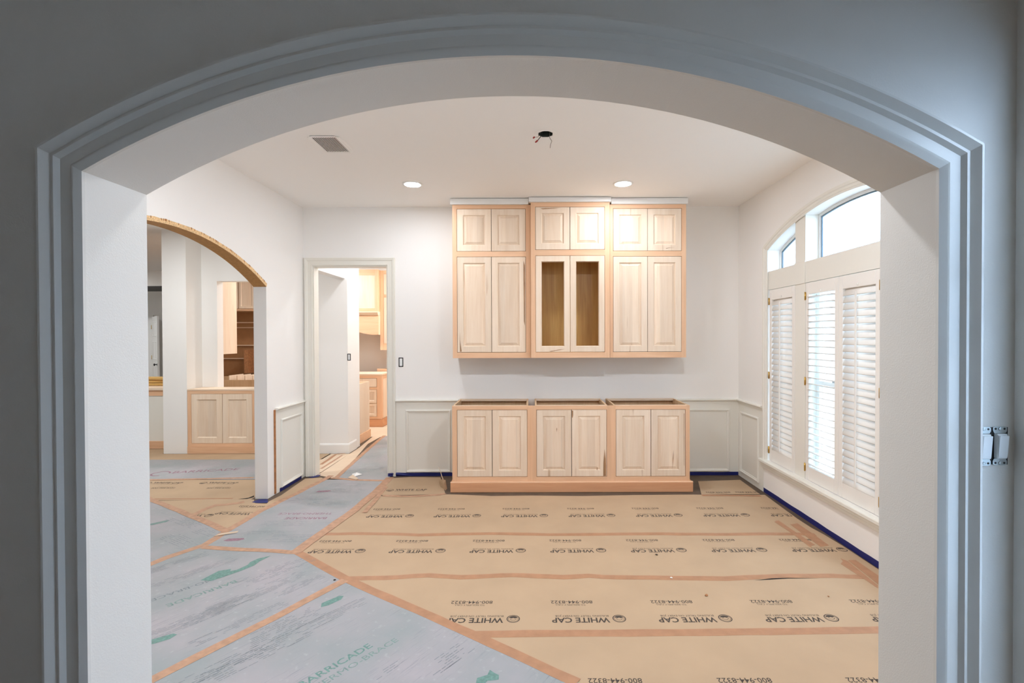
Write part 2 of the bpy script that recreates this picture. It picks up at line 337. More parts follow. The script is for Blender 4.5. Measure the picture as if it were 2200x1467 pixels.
# rooms beyond
struct(box('wall_hall_right', (-1.45, YB + .12, 0), (-1.33, 10.1, ZC), M_WALL))
m = MB(); m.box((-3.76, Y2, 0), (-2.50, 7.12, ZC)); struct(m.build('wall_hall_left', M_WALL))
struct(box('trim_1', (-2.665, YB + .12, 2.38), (-2.535, Y2, ZC), M_WALL))             # header over the side opening of the hall
m = MB(); PX0, PX1 = -4.471, -3.85
m.box((-4.69, 7.12, 0), (PX0, 7.26, ZC)); m.box((PX1, 7.12, 0), (-2.50, 7.26, ZC)); m.box((PX0, 7.12, 0), (PX1, 7.26, .80)); m.box((PX0, 7.12, 2.383), (PX1, 7.26, ZC))
struct(m.build('wall_kitchen_front', M_WALL))
m = MB(); m.box((-5.016, Y2, 0), (-4.69, 7.26, ZC)); struct(m.build('wall_column', M_WALL))
struct(box('wall_kitchen_back', (-6.3, 9.95, 0), (-1.33, 10.1, ZC), M_BEIGE))
struct(box('wall_far', (-11, 12.5, 0), (-6.18, 12.62, ZC), M_WHITE))
struct(box('wall_far_left', (-11, 1.5, 0), (-10.9, 12.5, ZC), M_WALL))
struct(box('wall_far_right', (-6.3, 10.1, 0), (-6.18, 12.5, ZC), M_WALL))
struct(box('wall_left_room_front', (-11, 1.5, 0), (-3.2, YR, ZC), M_WALL))
struct(box('trim_2', (-10.9, 11.0, 2.72), (-6.3, 12.05, ZC), M_WALL))
struct(box('trim_3', (-10.9, 11.0, 2.70), (-6.3, 12.05, 2.72), mat('shaded_beam_underside', (62, 60, 58), .6)))  # dark plate, paints the shade on the underside of the beam
# outside: a pale terrace and the white lapped siding of the porch opposite
struct(box('ground_outside', (2.6, -6, -.4), (16, 20, -.3), M_CONC))
sd = struct(box('wall_outside', (6.05, 1, -.3), (6.2, 16, 5.4), M_SIDING)); sd['_w'] = (0, 0, 0)
for k in range(24):
    z = -.3 + k * .235
    MB().prism([(6.045, 1, z), (6.02, 1, z), (6.04, 1, z + .245), (6.045, 1, z + .245)], (0, 15, 0)).build('siding_board', M_SIDING, sd)

# ------------------------------------------------------------------ arch casing on the near wall
cp = [(0, 0), (0, .010), (.005, .012), (.0195, .0175), (.0215, .0125), (.027, .0145), (.056, .0145), (.067, .0245), (.0705, .0245), (.0725, .021), (.0775, .021), (.097, .037), (.103, .037), (.106, .028), (.109, .028), (.111, .0)]
o = arch_casing(cp, AC, AH, AS, AR, 0, lambda a, z, v: (a, YF - v, z)).build('trim_4', M_CASE); struct(o)
# raw liner and torn edge of the arch in the left wall
ap = arch_pts(LC, LH, LS, LR, 48); ap2 = arch_pts(LC, LH - .001, LS - .016, LR, 48)
li = MB(); li.rings([[(XLO + .002, a, z), (XL + .002, a, z), (XL + .002, b, w), (XLO + .002, b, w)] for (a, z), (b, w) in zip(ap, ap2)], True, True)
li = li.build('trim_5', M_RAW); struct(li); li['_w'] = (0, 0, 0)
ed = MB(); ap3 = []
for i, ((a, z), (b, w)) in enumerate(zip(ap, ap2)):
    n = Vector((a - LC, z - (LS + LR - (LH * LH + LR * LR) / (2 * LR)))).normalized(); k = .014 + .005 * random.random()
    ap3.append((a + n.x * k, z + n.y * k))
ed.rings([[(XL + .001, a, z), (XL + .005, a, z), (XL + .005, b, w), (XL + .001, b, w)] for (a, z), (b, w) in zip(ap3, ap2)], True, True)
ed.build('raw_edge', M_RAWEDGE, li)
st = MB()                                        # frayed staples along the edge
for i in range(70):
    t = random.random(); i0 = int(t * 47); a, z = ap3[i0]; b, w = ap3[i0 + 1]; q = random.random(); a, z = a + (b - a) * q, z + (w - z) * q
    st.box((XL + .004, a - .002, z - .014), (XL + .0065, a + .002, z + .001))
e = st.build('frayed_fibre', M_CUT, li); e['kind'] = 'stuff'
# ------------------------------------------------------------------ doorway casing and jambs
d1 = struct(thing('door_1', 'doorway', 'doorway', (-2.05, YB, 0))); del d1['label'], d1['category']
dp = [(0, 0), (0, .012), (.010, .017), (.013, .012), (.052, .015), (.060, .022), (.082, .028), (.088, .024), (.088, 0)]
L = []
for u, v in dp: L.append([(DX0 - u, YB - v, 0), (DX0 - u, YB - v, DZ + u), (DX1 + u, YB - v, DZ + u), (DX1 + u, YB - v, 0)])
MB().rings(L, closed=False).build('casing', M_TRIM, d1)
box('jamb', (DX0, YB + .001, 0), (DX0 + .012, YB + .121, DZ), M_TRIM, d1); box('jamb', (DX1 - .012, YB + .001, 0), (DX1, YB + .121, DZ), M_TRIM, d1)
box('head_jamb', (DX0 + .012, YB + .001, DZ - .012), (DX1 - .012, YB + .121, DZ), M_TRIM, d1)
# ------------------------------------------------------------------ wainscot: painted field, chair rail and panel mouldings
def wains(name, p0, p1, inward):
    """cream field, chair rail; p0,p1 floor points on the wall, inward = unit vector into the room"""
    p0 = Vector((*p0, 0)); p1 = Vector((*p1, 0)); n = Vector((*inward, 0))
    f_ = MB().prism([p0, p1, p1 + n * .004, p0 + n * .004], (0, 0, .845)).build(name, M_CREAM); struct(f_); f_['_w'] = (0, 0, 0)
    prof = [(0, .815), (.008, .818), (.010, .838), (.022, .846), (.034, .852), (.038, .860), (.034, .868), (0, .870)]
    MB().rings([[p0 + n * a + Vector((0, 0, z)) for a, z in prof], [p1 + n * a + Vector((0, 0, z)) for a, z in prof]], True, True).build('chair_rail', M_CREAM, f_)
    return f_
MR = [(0, 0), (0, .008), (.006, .017), (.014, .017), (.020, .010), (.030, .007), (.032, 0)]
wb1 = wains('trim_6', (-1.542, YB), (-.83, YB), (0, -1)); wb2 = wains('trim_7', (1.63, YB), (XR, YB), (0, -1))
wl = wains('trim_8', (XL, 5.022), (XL, YB), (1, 0)); wr = wains('trim_9', (XR, 5.06), (XR, YB), (-1, 0))
MB().rings([rect(-1.432, -.92, .043, .752, i, YB - .003 - v) for i, v in MR]).build('panel_moulding', M_CREAM, wb1)
MB().rings([rect(1.70, 2.246, .043, .752, i, YB - .003 - v) for i, v in MR]).build('panel_moulding', M_CREAM, wb2)
MB().rings([rectx(5.131, 5.605, .035, .74, i, XL + .003 + v) for i, v in MR]).build('panel_moulding', M_CREAM, wl)
MB().rings([rectx(5.158, 5.612, .06, .735, i, XR - .003 - v) for i, v in MR]).build('panel_moulding', M_CREAM, wr)
box('cut_edge', (XL, 5.0, .01), (XL + .012, 5.02, .852), M_CUT, wl)
# baseboard of the hall beyond
bb = MB(); pf = [(0, 0), (.014, 0), (.014, .115), (.008, .13), (0, .135)]
bb.rings([[(-3.3, Y2 - a, z) for a, z in pf], [(-2.50 + a, Y2 - a, z) for a, z in pf], [(-2.50 + a, 7.10, z) for a, z in pf]], True, True)
struct(bb.build('baseboard_hall', M_WHITE))
# kitchen crown
struct(MB().prism([(-5, 9.95, ZC), (-5, 9.62, ZC), (-5, 9.62, 2.86), (-5, 9.95, 2.84)], (3.5, 0, 0)).build('trim_10', M_WHITE))

# ------------------------------------------------------------------ arched window in the right wall
w1 = struct(thing('window_1', 'arched window', 'window', (XR, WC, WB))); del w1['label'], w1['category']
wp = [(-.004, 0), (-.004, .010), (.012, .013), (.016, .018), (.034, .020), (.040, .027), (.060, .030), (.064, .022), (.066, 0)]
arch_casing(wp, WC, WH, WS, WR, WB, lambda a, z, v: (XR - v, a, z)).build('casing', M_CREAM, w1)
R_ = (WH * WH + WR * WR) / (2 * WR); zc_ = WS + WR - R_
def za(y, dr=0): return zc_ + math.sqrt((R_ - dr) ** 2 - (y - WC) ** 2)
TZ0, TZ1 = 2.035, 2.215                     # transom rail
PA, PB = (4.305, 4.47), (3.21, 3.375)       # the two wide posts
for y0, y1 in (PA, PB):
    pts = [(XR + .004, y0, WB), (XR + .004, y1, WB)] + [(XR + .004, y1 + (y0 - y1) * t / 4, za(y1 + (y0 - y1) * t / 4) - .001) for t in range(5)]
    MB().prism(pts, (.13, 0, 0)).build('mullion', M_CREAM, w1)
    box('mullion_block', (XR - .004, y0 - .004, TZ0 - .004), (XR + .004, y1 + .004, TZ1 + .01), M_CREAM, w1, .002)
for y0, y1 in ((4.47, WC + WH), (3.375, 4.305), (WC - WH, 3.21)):
    box('transom_rail', (XR + .002, y0 + .001, TZ0), (XR + .134, y1 - .001, TZ1), M_CREAM, w1)
    # upper light: sash frame, bead and pane follow the arch
    def loop(d, x, zb):
        ya, yb = y0 + d, y1 - d; n = 12
        return [(x, ya, zb + d), (x, yb, zb + d)] + [(x, yb + (ya - yb) * t / n, za(yb + (ya - yb) * t / n, d)) for t in range(n + 1)]
    x = XR + .115
    MB().rings([loop(.001, x + .04, TZ1), loop(.001, x, TZ1), loop(.022, x, TZ1), loop(.024, x + .012, TZ1)]).build('upper_sash', M_WHITE, w1)
    MB().rings([loop(.024, x + .012, TZ1), loop(.024, x + .008, TZ1), loop(.034, x + .008, TZ1), loop(.034, x + .02, TZ1)]).build('glazing_bead', M_BRONZE, w1)
    MB().prism(loop(.034, x + .014, TZ1), (.004, 0, 0)).build('glass_pane', M_GLASS, w1)
    # lower double-hung sash behind the shutters
    zl, zm, zh = WB, 1.17, TZ0; x = XR + .10
    m = MB(); w = .045
    m.box((x, y0, zl), (x + .05, y0 + w, zh)); m.box((x, y1 - w, zl), (x + .05, y1, zh)); m.box((x, y0 + w, zl), (x + .05, y1 - w, zl + .06)); m.box((x, y0 + w, zh - w), (x + .05, y1 - w, zh)); m.box((x, y0 + w, zm - .025), (x + .05, y1 - w, zm + .025))
    m.build('lower_sash', M_WHITE, w1)
    if y1 - y0 > .8: box('muntin', (x + .01, (y0 + y1) / 2 - .011, zl + .06), (x + .04, (y0 + y1) / 2 + .011, zh - w), M_WHITE, w1)
    for a, b in ((zl + .06, zm - .025), (zm + .025, zh - w)): box('glass_pane', (x + .022, y0 + w, a), (x + .026, y1 - w, b), M_GLASS, w1)
box('sash_lock', (XR + .08, 3.99, 1.195), (XR + .1, 4.05, 1.21), M_STEEL, w1, .003)
sp = [(0, .345), (-.052, .345), (-.056, .338), (-.056, .318), (-.046, .310), (-.036, .306), (-.034, .284), (-.024, .276), (-.022, .254), (-.010, .246), (0, .244)]
MB().rings([[(XR + a, WC - WH - .09, z) for a, z in sp], [(XR + a, WC + WH + .09, z) for a, z in sp]], True, True).build('window_sill', M_CREAM, w1)

# ------------------------------------------------------------------ shutters
def louver_mesh(L, name):
    m = MB(); n = 12; ring = [(.0315 * math.cos(2 * math.pi * a / n), .0050 * math.sin(2 * math.pi * a / n)) for a in range(n)]
    m.rings([[(x, -L / 2, z) for x, z in ring], [(x, L / 2, z) for x, z in ring]], True, True)
    me = bpy.data.meshes.new(name); me.from_pydata([tuple(v) for v in m.v], [], m.f)
    bm = bmesh.new(); bm.from_mesh(me); bmesh.ops.recalc_face_normals(bm, faces=bm.faces); bm.to_mesh(me); bm.free()
    for p in me.polygons: p.use_smooth = len(p.vertices) == 4
    me.materials.append(M_SHUT); return me
def shutter(y0, y1, tilt, label, rod, hinge_y=None):
    z0, z1 = WB + .003, TZ0 - .004; sw, tr, br = .048, .10, .115
    t = thing('shutter', label, 'shutter', (XR + .018, (y0 + y1) / 2, z0), 'louvered shutters on the arched window')
    xa, xb = XR + .004, XR + .032
    for a, b in ((y0, y0 + sw), (y1 - sw, y1)): box('stile', (xa, a, z0), (xb, b, z1), M_SHUT, t, .003)
    box('top_rail', (xa, y0 + sw, z1 - tr), (xb, y1 - sw, z1), M_SHUT, t, .003); box('bottom_rail', (xa, y0 + sw, z0), (xb, y1 - sw, z0 + br), M_SHUT, t, .003)
    n = 28; me = louver_mesh(y1 - y0 - 2 * sw - .004, 'louver'); lo, hi = z0 + br, z1 - tr
    for k in range(n):
        o = link('louver', me, t, (0, 0, lo + (k + .5) * (hi - lo) / n - z0)); o.rotation_euler = (0, tilt, 0)
    if rod:
        box('tilt_rod', (XR - .020, (y0 + y1) / 2 - .008, lo + .02), (XR - .010, (y0 + y1) / 2 + .008, hi - .03), M_SHUT, t, .003)
    box('knob', (XR - .008, (y0 + y1) / 2 - .004, hi + .012), (xa, (y0 + y1) / 2 + .004, hi + .03), M_SHUT, t, .002)
    for z in (.45, 1.19, 1.92):
        hb = MB(); hb.tube([(XR + .001, hinge_y, z - .035), (XR + .001, hinge_y, z + .035)], .006); hb.box((XR + .0015, hinge_y - .012, z - .03), (XR + .0045, hinge_y + .012, z + .03)); hb.build('hinge', M_BRASS, t)
    return t
CL = -math.radians(66)
shutter(4.478, 4.955, CL, 'closed cream shutter in the narrow bay nearest the room corner', True, 4.958)
shutter(3.842, 4.300, math.radians(9), 'cream shutter with open louvers letting bright daylight through', False, 4.303)
shutter(3.380, 3.838, CL, 'closed cream shutter right of the one with open louvers', True, 3.377)
# flat stop between the pair

# ------------------------------------------------------------------ cabinets
def rp_door(parent, x0, x1, z0, z1, y, open_=False, w=.062, name='door'):
    """raised-panel door in its frame: a door, with the panel as its sub-part"""
    t = .019
    L = [rect(x0, x1, z0, z1, 0, y + t), rect(x0, x1, z0, z1, 0, y + .0015), rect(x0, x1, z0, z1, .0015, y), rect(x0, x1, z0, z1, w, y), rect(x0, x1, z0, z1, w + .004, y + .004), rect(x0, x1, z0, z1, w + .006, y + .012), rect(x0, x1, z0, z1, w + .008, y + t)]
    d = MB().rings(L + [L[0]]).build(name, M_DOOR, parent)
    if not open_:
        i = w + .005; P = [rect(x0, x1, z0, z1, i, y + .016), rect(x0, x1, z0, z1, i, y + .012), rect(x0, x1, z0, z1, i + .006, y + .012), rect(x0, x1, z0, z1, i + .028, y + .003), rect(x0, x1, z0, z1, i + .030, y + .001)]
        MB().rings(P, True, True).build('raised_panel', M_PANEL, d)
    return d
def flat_door(parent, x0, x1, z0, z1, y, w=.06, name='door'):
    t = .019
    L = [rect(x0, x1, z0, z1, 0, y + t), rect(x0, x1, z0, z1, 0, y), rect(x0, x1, z0, z1, w - .012, y), rect(x0, x1, z0, z1, w, y + .012), rect(x0, x1, z0, z1, w, y + t)]
    d = MB().rings(L + [L[0]]).build(name, M_DOOR, parent)
    MB().rings([rect(x0, x1, z0, z1, w - .004, y + .016), rect(x0, x1, z0, z1, w - .004, y + .0125)], True, True).build('flat_panel', M_PANEL, d)
    return d
BY, BTOP = 5.074, .8765                        # lower run: face plane and top
def bx(px): return (px - CX) * BY / F
def bz(py): return H - (py - HZ) * BY / F
def base_unit(xa, xb, d0, d1, d2, d3, label, left_stile, right_stile, box_a, box_b):
    t = thing('base_cabinet', label, 'cabinet', ((xa + xb) / 2, BY + .28, 0), 'raw maple base cabinets along the back wall')
    zt, zd1, zd0, zb = BTOP, bz(881), bz(1024.3), .105
    g = .0035
    # face frame: uprights, rails
    box('stile', (xa, BY, zb), (d0 - g, BY + .02, zt), M_FRAME_V, t); box('stile', (d3 + g, BY, zb), (xb, BY + .02, zt), M_FRAME_V, t)
    box('top_rail', (d0 - g, BY, zd1 + g), (d3 + g, BY + .02, zt), M_FRAME_H, t); box('bottom_rail', (d0 - g, BY, zb), (d3 + g, BY + .02, zd0 - g), M_FRAME_H, t)
    # open-topped plywood box
    yb = YB - .012
    m = MB(); m.box((box_a, BY + .02, .10), (box_a + .018, yb, zt)); m.box((box_b - .018, BY + .02, .10), (box_b, yb, zt)); m.box((box_a + .018, yb - .012, .10), (box_b - .018, yb, zt)); m.box((box_a + .018, BY + .02, .10), (box_b - .018, yb - .012, .118))
    m.build('carcass', M_PLY, t)
    box('top_stretcher', (box_a + .018, BY + .02, zt - .018), (box_b - .018, BY + .06, zt), M_DOOR_H, t); box('top_stretcher', (box_a + .018, yb - .06, zt - .018), (box_b - .018, yb - .012, zt), M_DOOR_H, t)
    box('recess_shade', (d0 - g, BY + .0205, zd0 - g), (d3 + g, BY + .024, zd1 + g), M_GAP_SHADE, t)  # dark sheet behind the doors, painted shade for their gaps
    rp_door(t, d0, d1, zd0, zd1, BY + .001); rp_door(t, d2, d3, zd0, zd1, BY + .001)
    return t
E = [bx(970.6), bx(1142.5), bx(1312.8), bx(1482)]
BC0 = base_unit(E[0], E[1], bx(981.5), bx(1056), bx(1057.2), bx(1131.7), 'left raw maple base cabinet, closest to the doorway', 0, 0, E[0], bx(1134))
BC1 = base_unit(E[1], E[2], bx(1152.6), bx(1227.1), bx(1228.3), bx(1302.7), 'middle raw maple base cabinet, between the two outer base cabinets', 0, 0, bx(1149), bx(1306))
BC2 = base_unit(E[2], E[3], bx(1323.4), bx(1398), bx(1399.2), bx(1472.4), 'right raw maple base cabinet, closest to the window wall', 0, 0, bx(1319.5), E[3])
px0, px1, py = bx(966.8), bx(1488), 5.054
pl = tag(box('plinth_board', (px0, py, .001), (px1, BY + .012, .100), M_PLINTH, e=.002), 'long orange-brown maple plinth board running under the base cabinets', 'plinth')
pl['_w'] = (0, 0, 0)
box('side_return', (px0, BY + .0125, .001), (px0 + .018, YB - .012, .100), M_PLINTH, pl); box('side_return', (px1 - .018, BY + .0125, .001), (px1, YB - .012, .100), M_PLINTH, pl)
m = MB(); pr = [(0, .1005), (-.0, .108), (.012, .1005)]
MB().prism([(px0, py, .1002), (px0, py + .004, .108), (px0, BY - .0005, .108), (px0, BY - .0005, .1002)], (px1 - px0, 0, 0)).build('cap_moulding', M_FRAME_H, pl)

def upper_unit(y, X, top, wood_top, rows, bottom, label, crown, glass=False, open_label=None):
    """X = unit left, right in pixels; rows = [(z top px, z bottom px)] ; doors x given"""
    ux = lambda p: (p - CX) * y / F; uz = lambda p: H - (p - HZ) * y / F
    xa, xb, d0, d1, d2, d3 = [ux(p) for p in X]
    zt, zb = uz(wood_top), uz(bottom); g = .0035
    t = thing('upper_cabinet', label, 'cabinet', ((xa + xb) / 2, (y + YB) / 2, zb), 'raw maple upper cabinets on the back wall')
    box('stile', (xa, y, zb), (d0 - g, y + .02, zt), M_FRAME_V, t); box('stile', (d3 + g, y, zb), (xb, y + .02, zt), M_FRAME_V, t)
    (a1, b1), (a2, b2) = [(uz(a), uz(b)) for a, b in rows]
    box('top_rail', (d0 - g, y, a1 + g), (d3 + g, y + .02, zt), M_FRAME_H, t); box('middle_rail', (d0 - g, y, a2 + g), (d3 + g, y + .02, b1 - g), M_FRAME_H, t); box('bottom_rail', (d0 - g, y, zb), (d3 + g, y + .02, b2 - g), M_FRAME_H, t)
    yb = YB - .002
    m = MB(); m.box((xa, y + .02, zb), (xa + .018, yb, zt)); m.box((xb - .018, y + .02, zb), (xb, yb, zt)); m.box((xa + .018, y + .02, zt - .018), (xb - .018, yb, zt)); m.box((xa + .018, y + .02, zb + .012), (xb - .018, yb, zb + .03))
    m.build('carcass', M_INNER if glass else M_PLY, t)
    box('back_panel', (xa + .018, yb - .01, zb + .03), (xb - .018, yb, zt - .018), M_INNER if glass else M_PLY, t)
    box('middle_shelf', (xa + .018, y + .02, (b1 + a2) / 2 - .01), (xb - .018, yb - .01, (b1 + a2) / 2 + .01), M_INNER if glass else M_PLY, t)
    if glass: box('centre_batten', ((d1 + d2) / 2 - .03, yb - .02, b2), ((d1 + d2) / 2 + .03, yb - .01, a2), M_INNER, t)
    box('recess_shade', (d0 - g, y + .0205, b1 - g), (d3 + g, y + .024, a1 + g), M_GAP_SHADE, t)  # dark sheets standing in for shade between the upper doors
    if not glass: box('recess_shade', (d0 - g, y + .0205, b2 - g), (d3 + g, y + .024, a2 + g), M_GAP_SHADE, t)
    for p, q in ((d0, d1), (d2, d3)): rp_door(t, p, q, b1, a1, y + .001)
    for p, q in ((d0, d1), (d2, d3)):
        o = rp_door(t, p, q, b2, a2, y + .001, open_=glass, w=.062 if not glass else .056)
        if glass: o['label'] = 'door frame with an open unglazed centre'
    ca, cb, ctop = crown; yc = y - .022
    o = MB().bbox(((ca - CX) * yc / F, yc, zt + .001), ((cb - CX) * yc / F, YB - .004, ZC - .006), .002).build('filler_board', M_WHITE, t); o['label'] = 'white painted filler board on top'
    return t
UC0 = upper_unit(5.335, (972.8, 1140.6, 982.9, 1055.7, 1056.8, 1129.3), 426, 440.6, [(449.6, 539.5), (552, 756)], 768.8, 'left raw maple upper cabinet with solid doors, nearer the doorway', (968.5, 1136.2, 0))
UC1 = upper_unit(5.29, (1140.9, 1310.2, 1151.3, 1224.6, 1225.7, 1299.0), 424, 435.6, [(445.7, 536.4), (550, 756)], 768.8, 'middle raw maple upper cabinet with two open unglazed lower doors', (1136.6, 1313.5, 0), glass=True)
UC2 = upper_unit(5.335, (1310.6, 1474, 1317.9, 1391, 1392, 1463.8), 426, 440.6, [(449.6, 539.5), (552, 756)], 768.8, 'right raw maple upper cabinet with solid doors, nearer the window', (1313.8, 1478.3, 0))

def streak(par, pts, y):          # dark mineral streak in the maple
    MB().prism([at(a, b, y) for a, b in pts], (0, -.0003, 0)).build('mineral_streak', M_STREAK, par)
fy = BY + .0009
streak(BC1, [(1228.6, 882), (1231.4, 882), (1231.2, 893), (1229.8, 898), (1228.7, 896)], fy)
streak(BC1, [(1296.4, 992), (1298.6, 964), (1299.8, 985), (1301, 968), (1302, 1000), (1302, 1022), (1296, 1022.5)], fy)
streak(BC2, [(1447.2, 966), (1446.8, 985), (1444.6, 1009), (1445.2, 985)], BY + .0015)
streak(BC1, [(1196.2, 918), (1197, 921), (1196.2, 929), (1195.3, 922)], BY + .0015)
streak(BC1, [(1282.2, 1004), (1283.6, 1004.5), (1283.4, 1010), (1282, 1009)], BY + .0015)
streak(BC2, [(1469, 888), (1470.2, 888), (1470, 1000), (1469.4, 1000)], fy)
streak(UC0, [(988.6, 730), (990, 742), (992, 755), (988.2, 755.5)], 5.3359)
streak(UC1, [(1161, 447.6), (1185, 446.8), (1206, 446.2), (1190, 448.0), (1166, 449.6)], 5.2909)
streak(UC1, [(1180, 754.4), (1200, 751), (1214, 749.6), (1205, 751.6), (1184, 755)], 5.2909)
streak(UC0, [(1124.6, 560), (1127.6, 570), (1127.8, 700), (1125.6, 690)], 5.3359)
streak(UC2, [(1430, 533), (1452, 530.6), (1440, 532.4), (1432, 534)], 5.3359)
# ------------------------------------------------------------------ ceiling fittings
def can_light(x, y, label, group='recessed ceiling lights', strength=M_LENS):
    t = thing('recessed_light', label, 'ceiling light', (x, y, ZC), group)
    MB().rings([[(x + r * math.cos(a * math.pi / 18), y + r * math.sin(a * math.pi / 18), ZC - h) for a in range(36)] for r, h in ((.098, 0), (.098, .003), (.084, .007), (.076, .006))]).build('trim_ring', M_WHITE, t)
    MB().disc((x, y, ZC), [(.076, -.004), (.0758, -.0055), (.04, -.0056)], 36).build('lens', strength, t)
    return t
M_LENS0 = mat('lamp_lens_wall_side', (255, 250, 240), 0.5, emit=(LAMP_COL, LAMP * .37))
LX0, LX1, LY0 = -1.142, .886, 4.834
can_light(LX0, LY0, 'lit round recessed ceiling light left of the cabinets', strength=M_LENS0); can_light(LX1, LY0, 'lit round recessed ceiling light in front of the right upper cabinets', strength=M_LENS0)
can_light(LX0, 2.44, 'lit recessed ceiling light hidden behind the arch head, left'); can_light(LX1, 2.44, 'lit recessed ceiling light hidden behind the arch head, right')
M_LENS2 = mat('lamp_lens_kitchen', (255, 250, 240), 0.5, emit=((.97, 1.0, 1.03), LAMP * .95))
M_LENS3 = mat('lamp_lens_left_room', (255, 250, 240), 0.5, emit=((.95, .985, 1.0), LAMP * 1.1))
g2 = 'unseen lights added to the rooms beyond'  # unseen lamps put in to light the rooms beyond
can_light(-2.0, 6.6, 'added unseen light in the hall ceiling beyond the doorway', g2, M_LENS0)
can_light(-1.8, 8.9, 'added unseen light near the kitchen aisle', g2, M_LENS2); can_light(-3.7, 8.6, 'added unseen light over the kitchen middle', g2, M_LENS2)
can_light(-4.3, 5.4, 'added unseen light in the left room before the white column', g2, M_LENS3); can_light(-6.6, 4.6, 'added unseen light deep in the left room', g2, M_LENS3); can_light(-7.8, 8.4, 'added unseen light in the left room beyond the bar', g2, M_LENS3)
can_light(-9.8, 10.2, 'added unseen light near the far white door', g2, M_LENS3)
# supply-air grille
vx0, vx1 = sx(0, 0, 1).x, 0
def cl(px, py):
    d = ray(px, py); t = (ZC - H) / d.z; return Vector((d.x * t, d.y * t, ZC))
va, vb = cl(665.5, 290.5), cl(754, 328)
vt = thing('air_vent', 'rectangular white louvered air vent on the ceiling', 'vent', ((va.x + vb.x) / 2, (va.y + vb.y) / 2, ZC))
VX0 = cl(665, 291).x; VX1 = cl(718.5, 291).x; VY1, VY0 = cl(700, 291).y, cl(700, 328).y
z0 = ZC - .006
def hring(i, z): return [(VX0 + i, VY0 + i, z), (VX1 - i, VY0 + i, z), (VX1 - i, VY1 - i, z), (VX0 + i, VY1 - i, z)]
MB().rings([hring(-.03, ZC), hring(-.028, ZC - .004), hring(0, z0 - .002), hring(0, ZC - .001)]).build('frame', M_CEIL, vt)
box('duct_shade', (VX0, VY0, ZC - .0012), (VX1, VY1, ZC - .0002), M_GAP_SHADE, vt)  # flat dark plate painted as the unlit duct, no hole cut
for k in range(14):
    x = VX0 + (k + .15) * (VX1 - VX0) / 14
    MB().prism([(x, VY0, z0), (x + .0055, VY0, z0), (x + .0015, VY0, ZC - .0013), (x - .004, VY0, ZC - .0013)], (0, VY1 - VY0, 0)).build('louver', M_WHITE, vt)
# junction box with loose wires
jb = thing('ceiling_box', 'open dark ceiling junction box with loose wires hanging out', 'junction box', (JX, JY, ZC))
MB().rings([[(JX + r * x, JY + r * y, ZC + h) for x, y in octo] for r, h in ((.055, -.001), (.055, .055), (.001, .055))], False, True).build('box_shell', M_GREENBOX, jb)
MB().rings([[(JX + r * math.cos(a * math.pi / 16), JY + r * math.sin(a * math.pi / 16), ZC + h) for a in range(32)] for r, h in ((.080, -.0002), (.080, -.002), (.058, -.002), (.058, .002))]).build('plaster_ring', M_CEIL, jb)
def jpt(px, py, y): return at(px, py, y)
yj = JY
MB().tube([(JX - .02, yj, ZC + .02), jpt(1163.5, 291, yj - .03), jpt(1155, 302, yj - .03)], .0028).build('wire', M_BLACK, jb)
MB().tube([jpt(1155.3, 301.5, yj - .03), jpt(1153, 303.5, yj - .03), jpt(1150, 306, yj - .03)], [.0045, .0065, .004]).build('wire_nut', M_RED_NUT, jb)
MB().tube([(JX - .03, yj + .01, ZC + .02), jpt(1156, 294, yj - .02), jpt(1149, 295, yj - .02)], .0016).build('wire', M_WIRE, jb)
MB().tube([jpt(1149, 294, yj - .02), jpt(1147, 295.4, yj - .02), jpt(1145, 297, yj - .02)], [.0045, .0065, .004]).build('wire_nut', M_RED_NUT, jb)
MB().tube([(JX + .03, yj, ZC + .02), jpt(1180.5, 295, yj), jpt(1183, 299, yj), jpt(1185.5, 303, yj), jpt(1183, 310, yj), jpt(1182, 318, yj)], .002).build('wire', M_WIRE, jb)

# ------------------------------------------------------------------ switches
def decora(px, py, label):
    p = at(px, py, YF); x, z = p.x, p.z; y = YF
    t = thing('light_switch', label, 'light switch', (x, YF, z), 'uncovered switches beside the arch')
    for s in (1, -1):
        m = MB()
        m.rings([[(x + a, y - .004 + d, z + s * b) for a, b in ((-.016, .036), (.016, .036), (.020, .043), (.020, .052), (.014, .055), (-.014, .055), (-.020, .052), (-.020, .043))] for d in (0, .0015)], True, True)
        m.build('mounting_strap', M_STEEL, t)
        MB().disc((x, y - .006, z + s * .0485), [(.0045, .002), (.0042, 0), (.002, -.0005)], 12, 'y').build('screw', M_STEEL, t)
        for e in (-.0125, .0125): MB().disc((x + e, y - .0045, z + s * .0485), [(.0032, .0005), (.003, 0)], 10, 'y').build('strap_hole', M_BLACK, t)
    box('housing', (x - .0145, y - .012, z - .035), (x + .0145, y + .002, z + .035), M_PLASTIC, t, .0015)
    MB().add([(x - .0125, y - .0125, z - .031), (x + .0125, y - .0125, z - .031), (x + .0125, y - .0135, z - .031), (x - .0125, y - .0135, z - .031), (x - .0125, y - .0125, z + .031), (x + .0125, y - .0125, z + .031), (x + .0125, y - .019, z + .031), (x - .0125, y - .019, z + .031)], [(0, 1, 2, 3), (4, 7, 6, 5), (3, 2, 6, 7), (0, 3, 7, 4), (1, 5, 6, 2)]).build('rocker', M_PLASTIC, t)
    return t
p = at(2127, 957.5, YF)
tag(box('wall_box', (p.x - .049, YF - .0015, p.z - .053), (p.x + .049, YF + .0, p.z + .053), M_BLACK), 'dark open double wall box behind the two uncovered switches', 'electrical box')
decora(2111, 958, 'white rocker switch without a plate, nearer the arch casing'); decora(2145.5, 957, 'white rocker switch without a plate, farther from the arch casing')
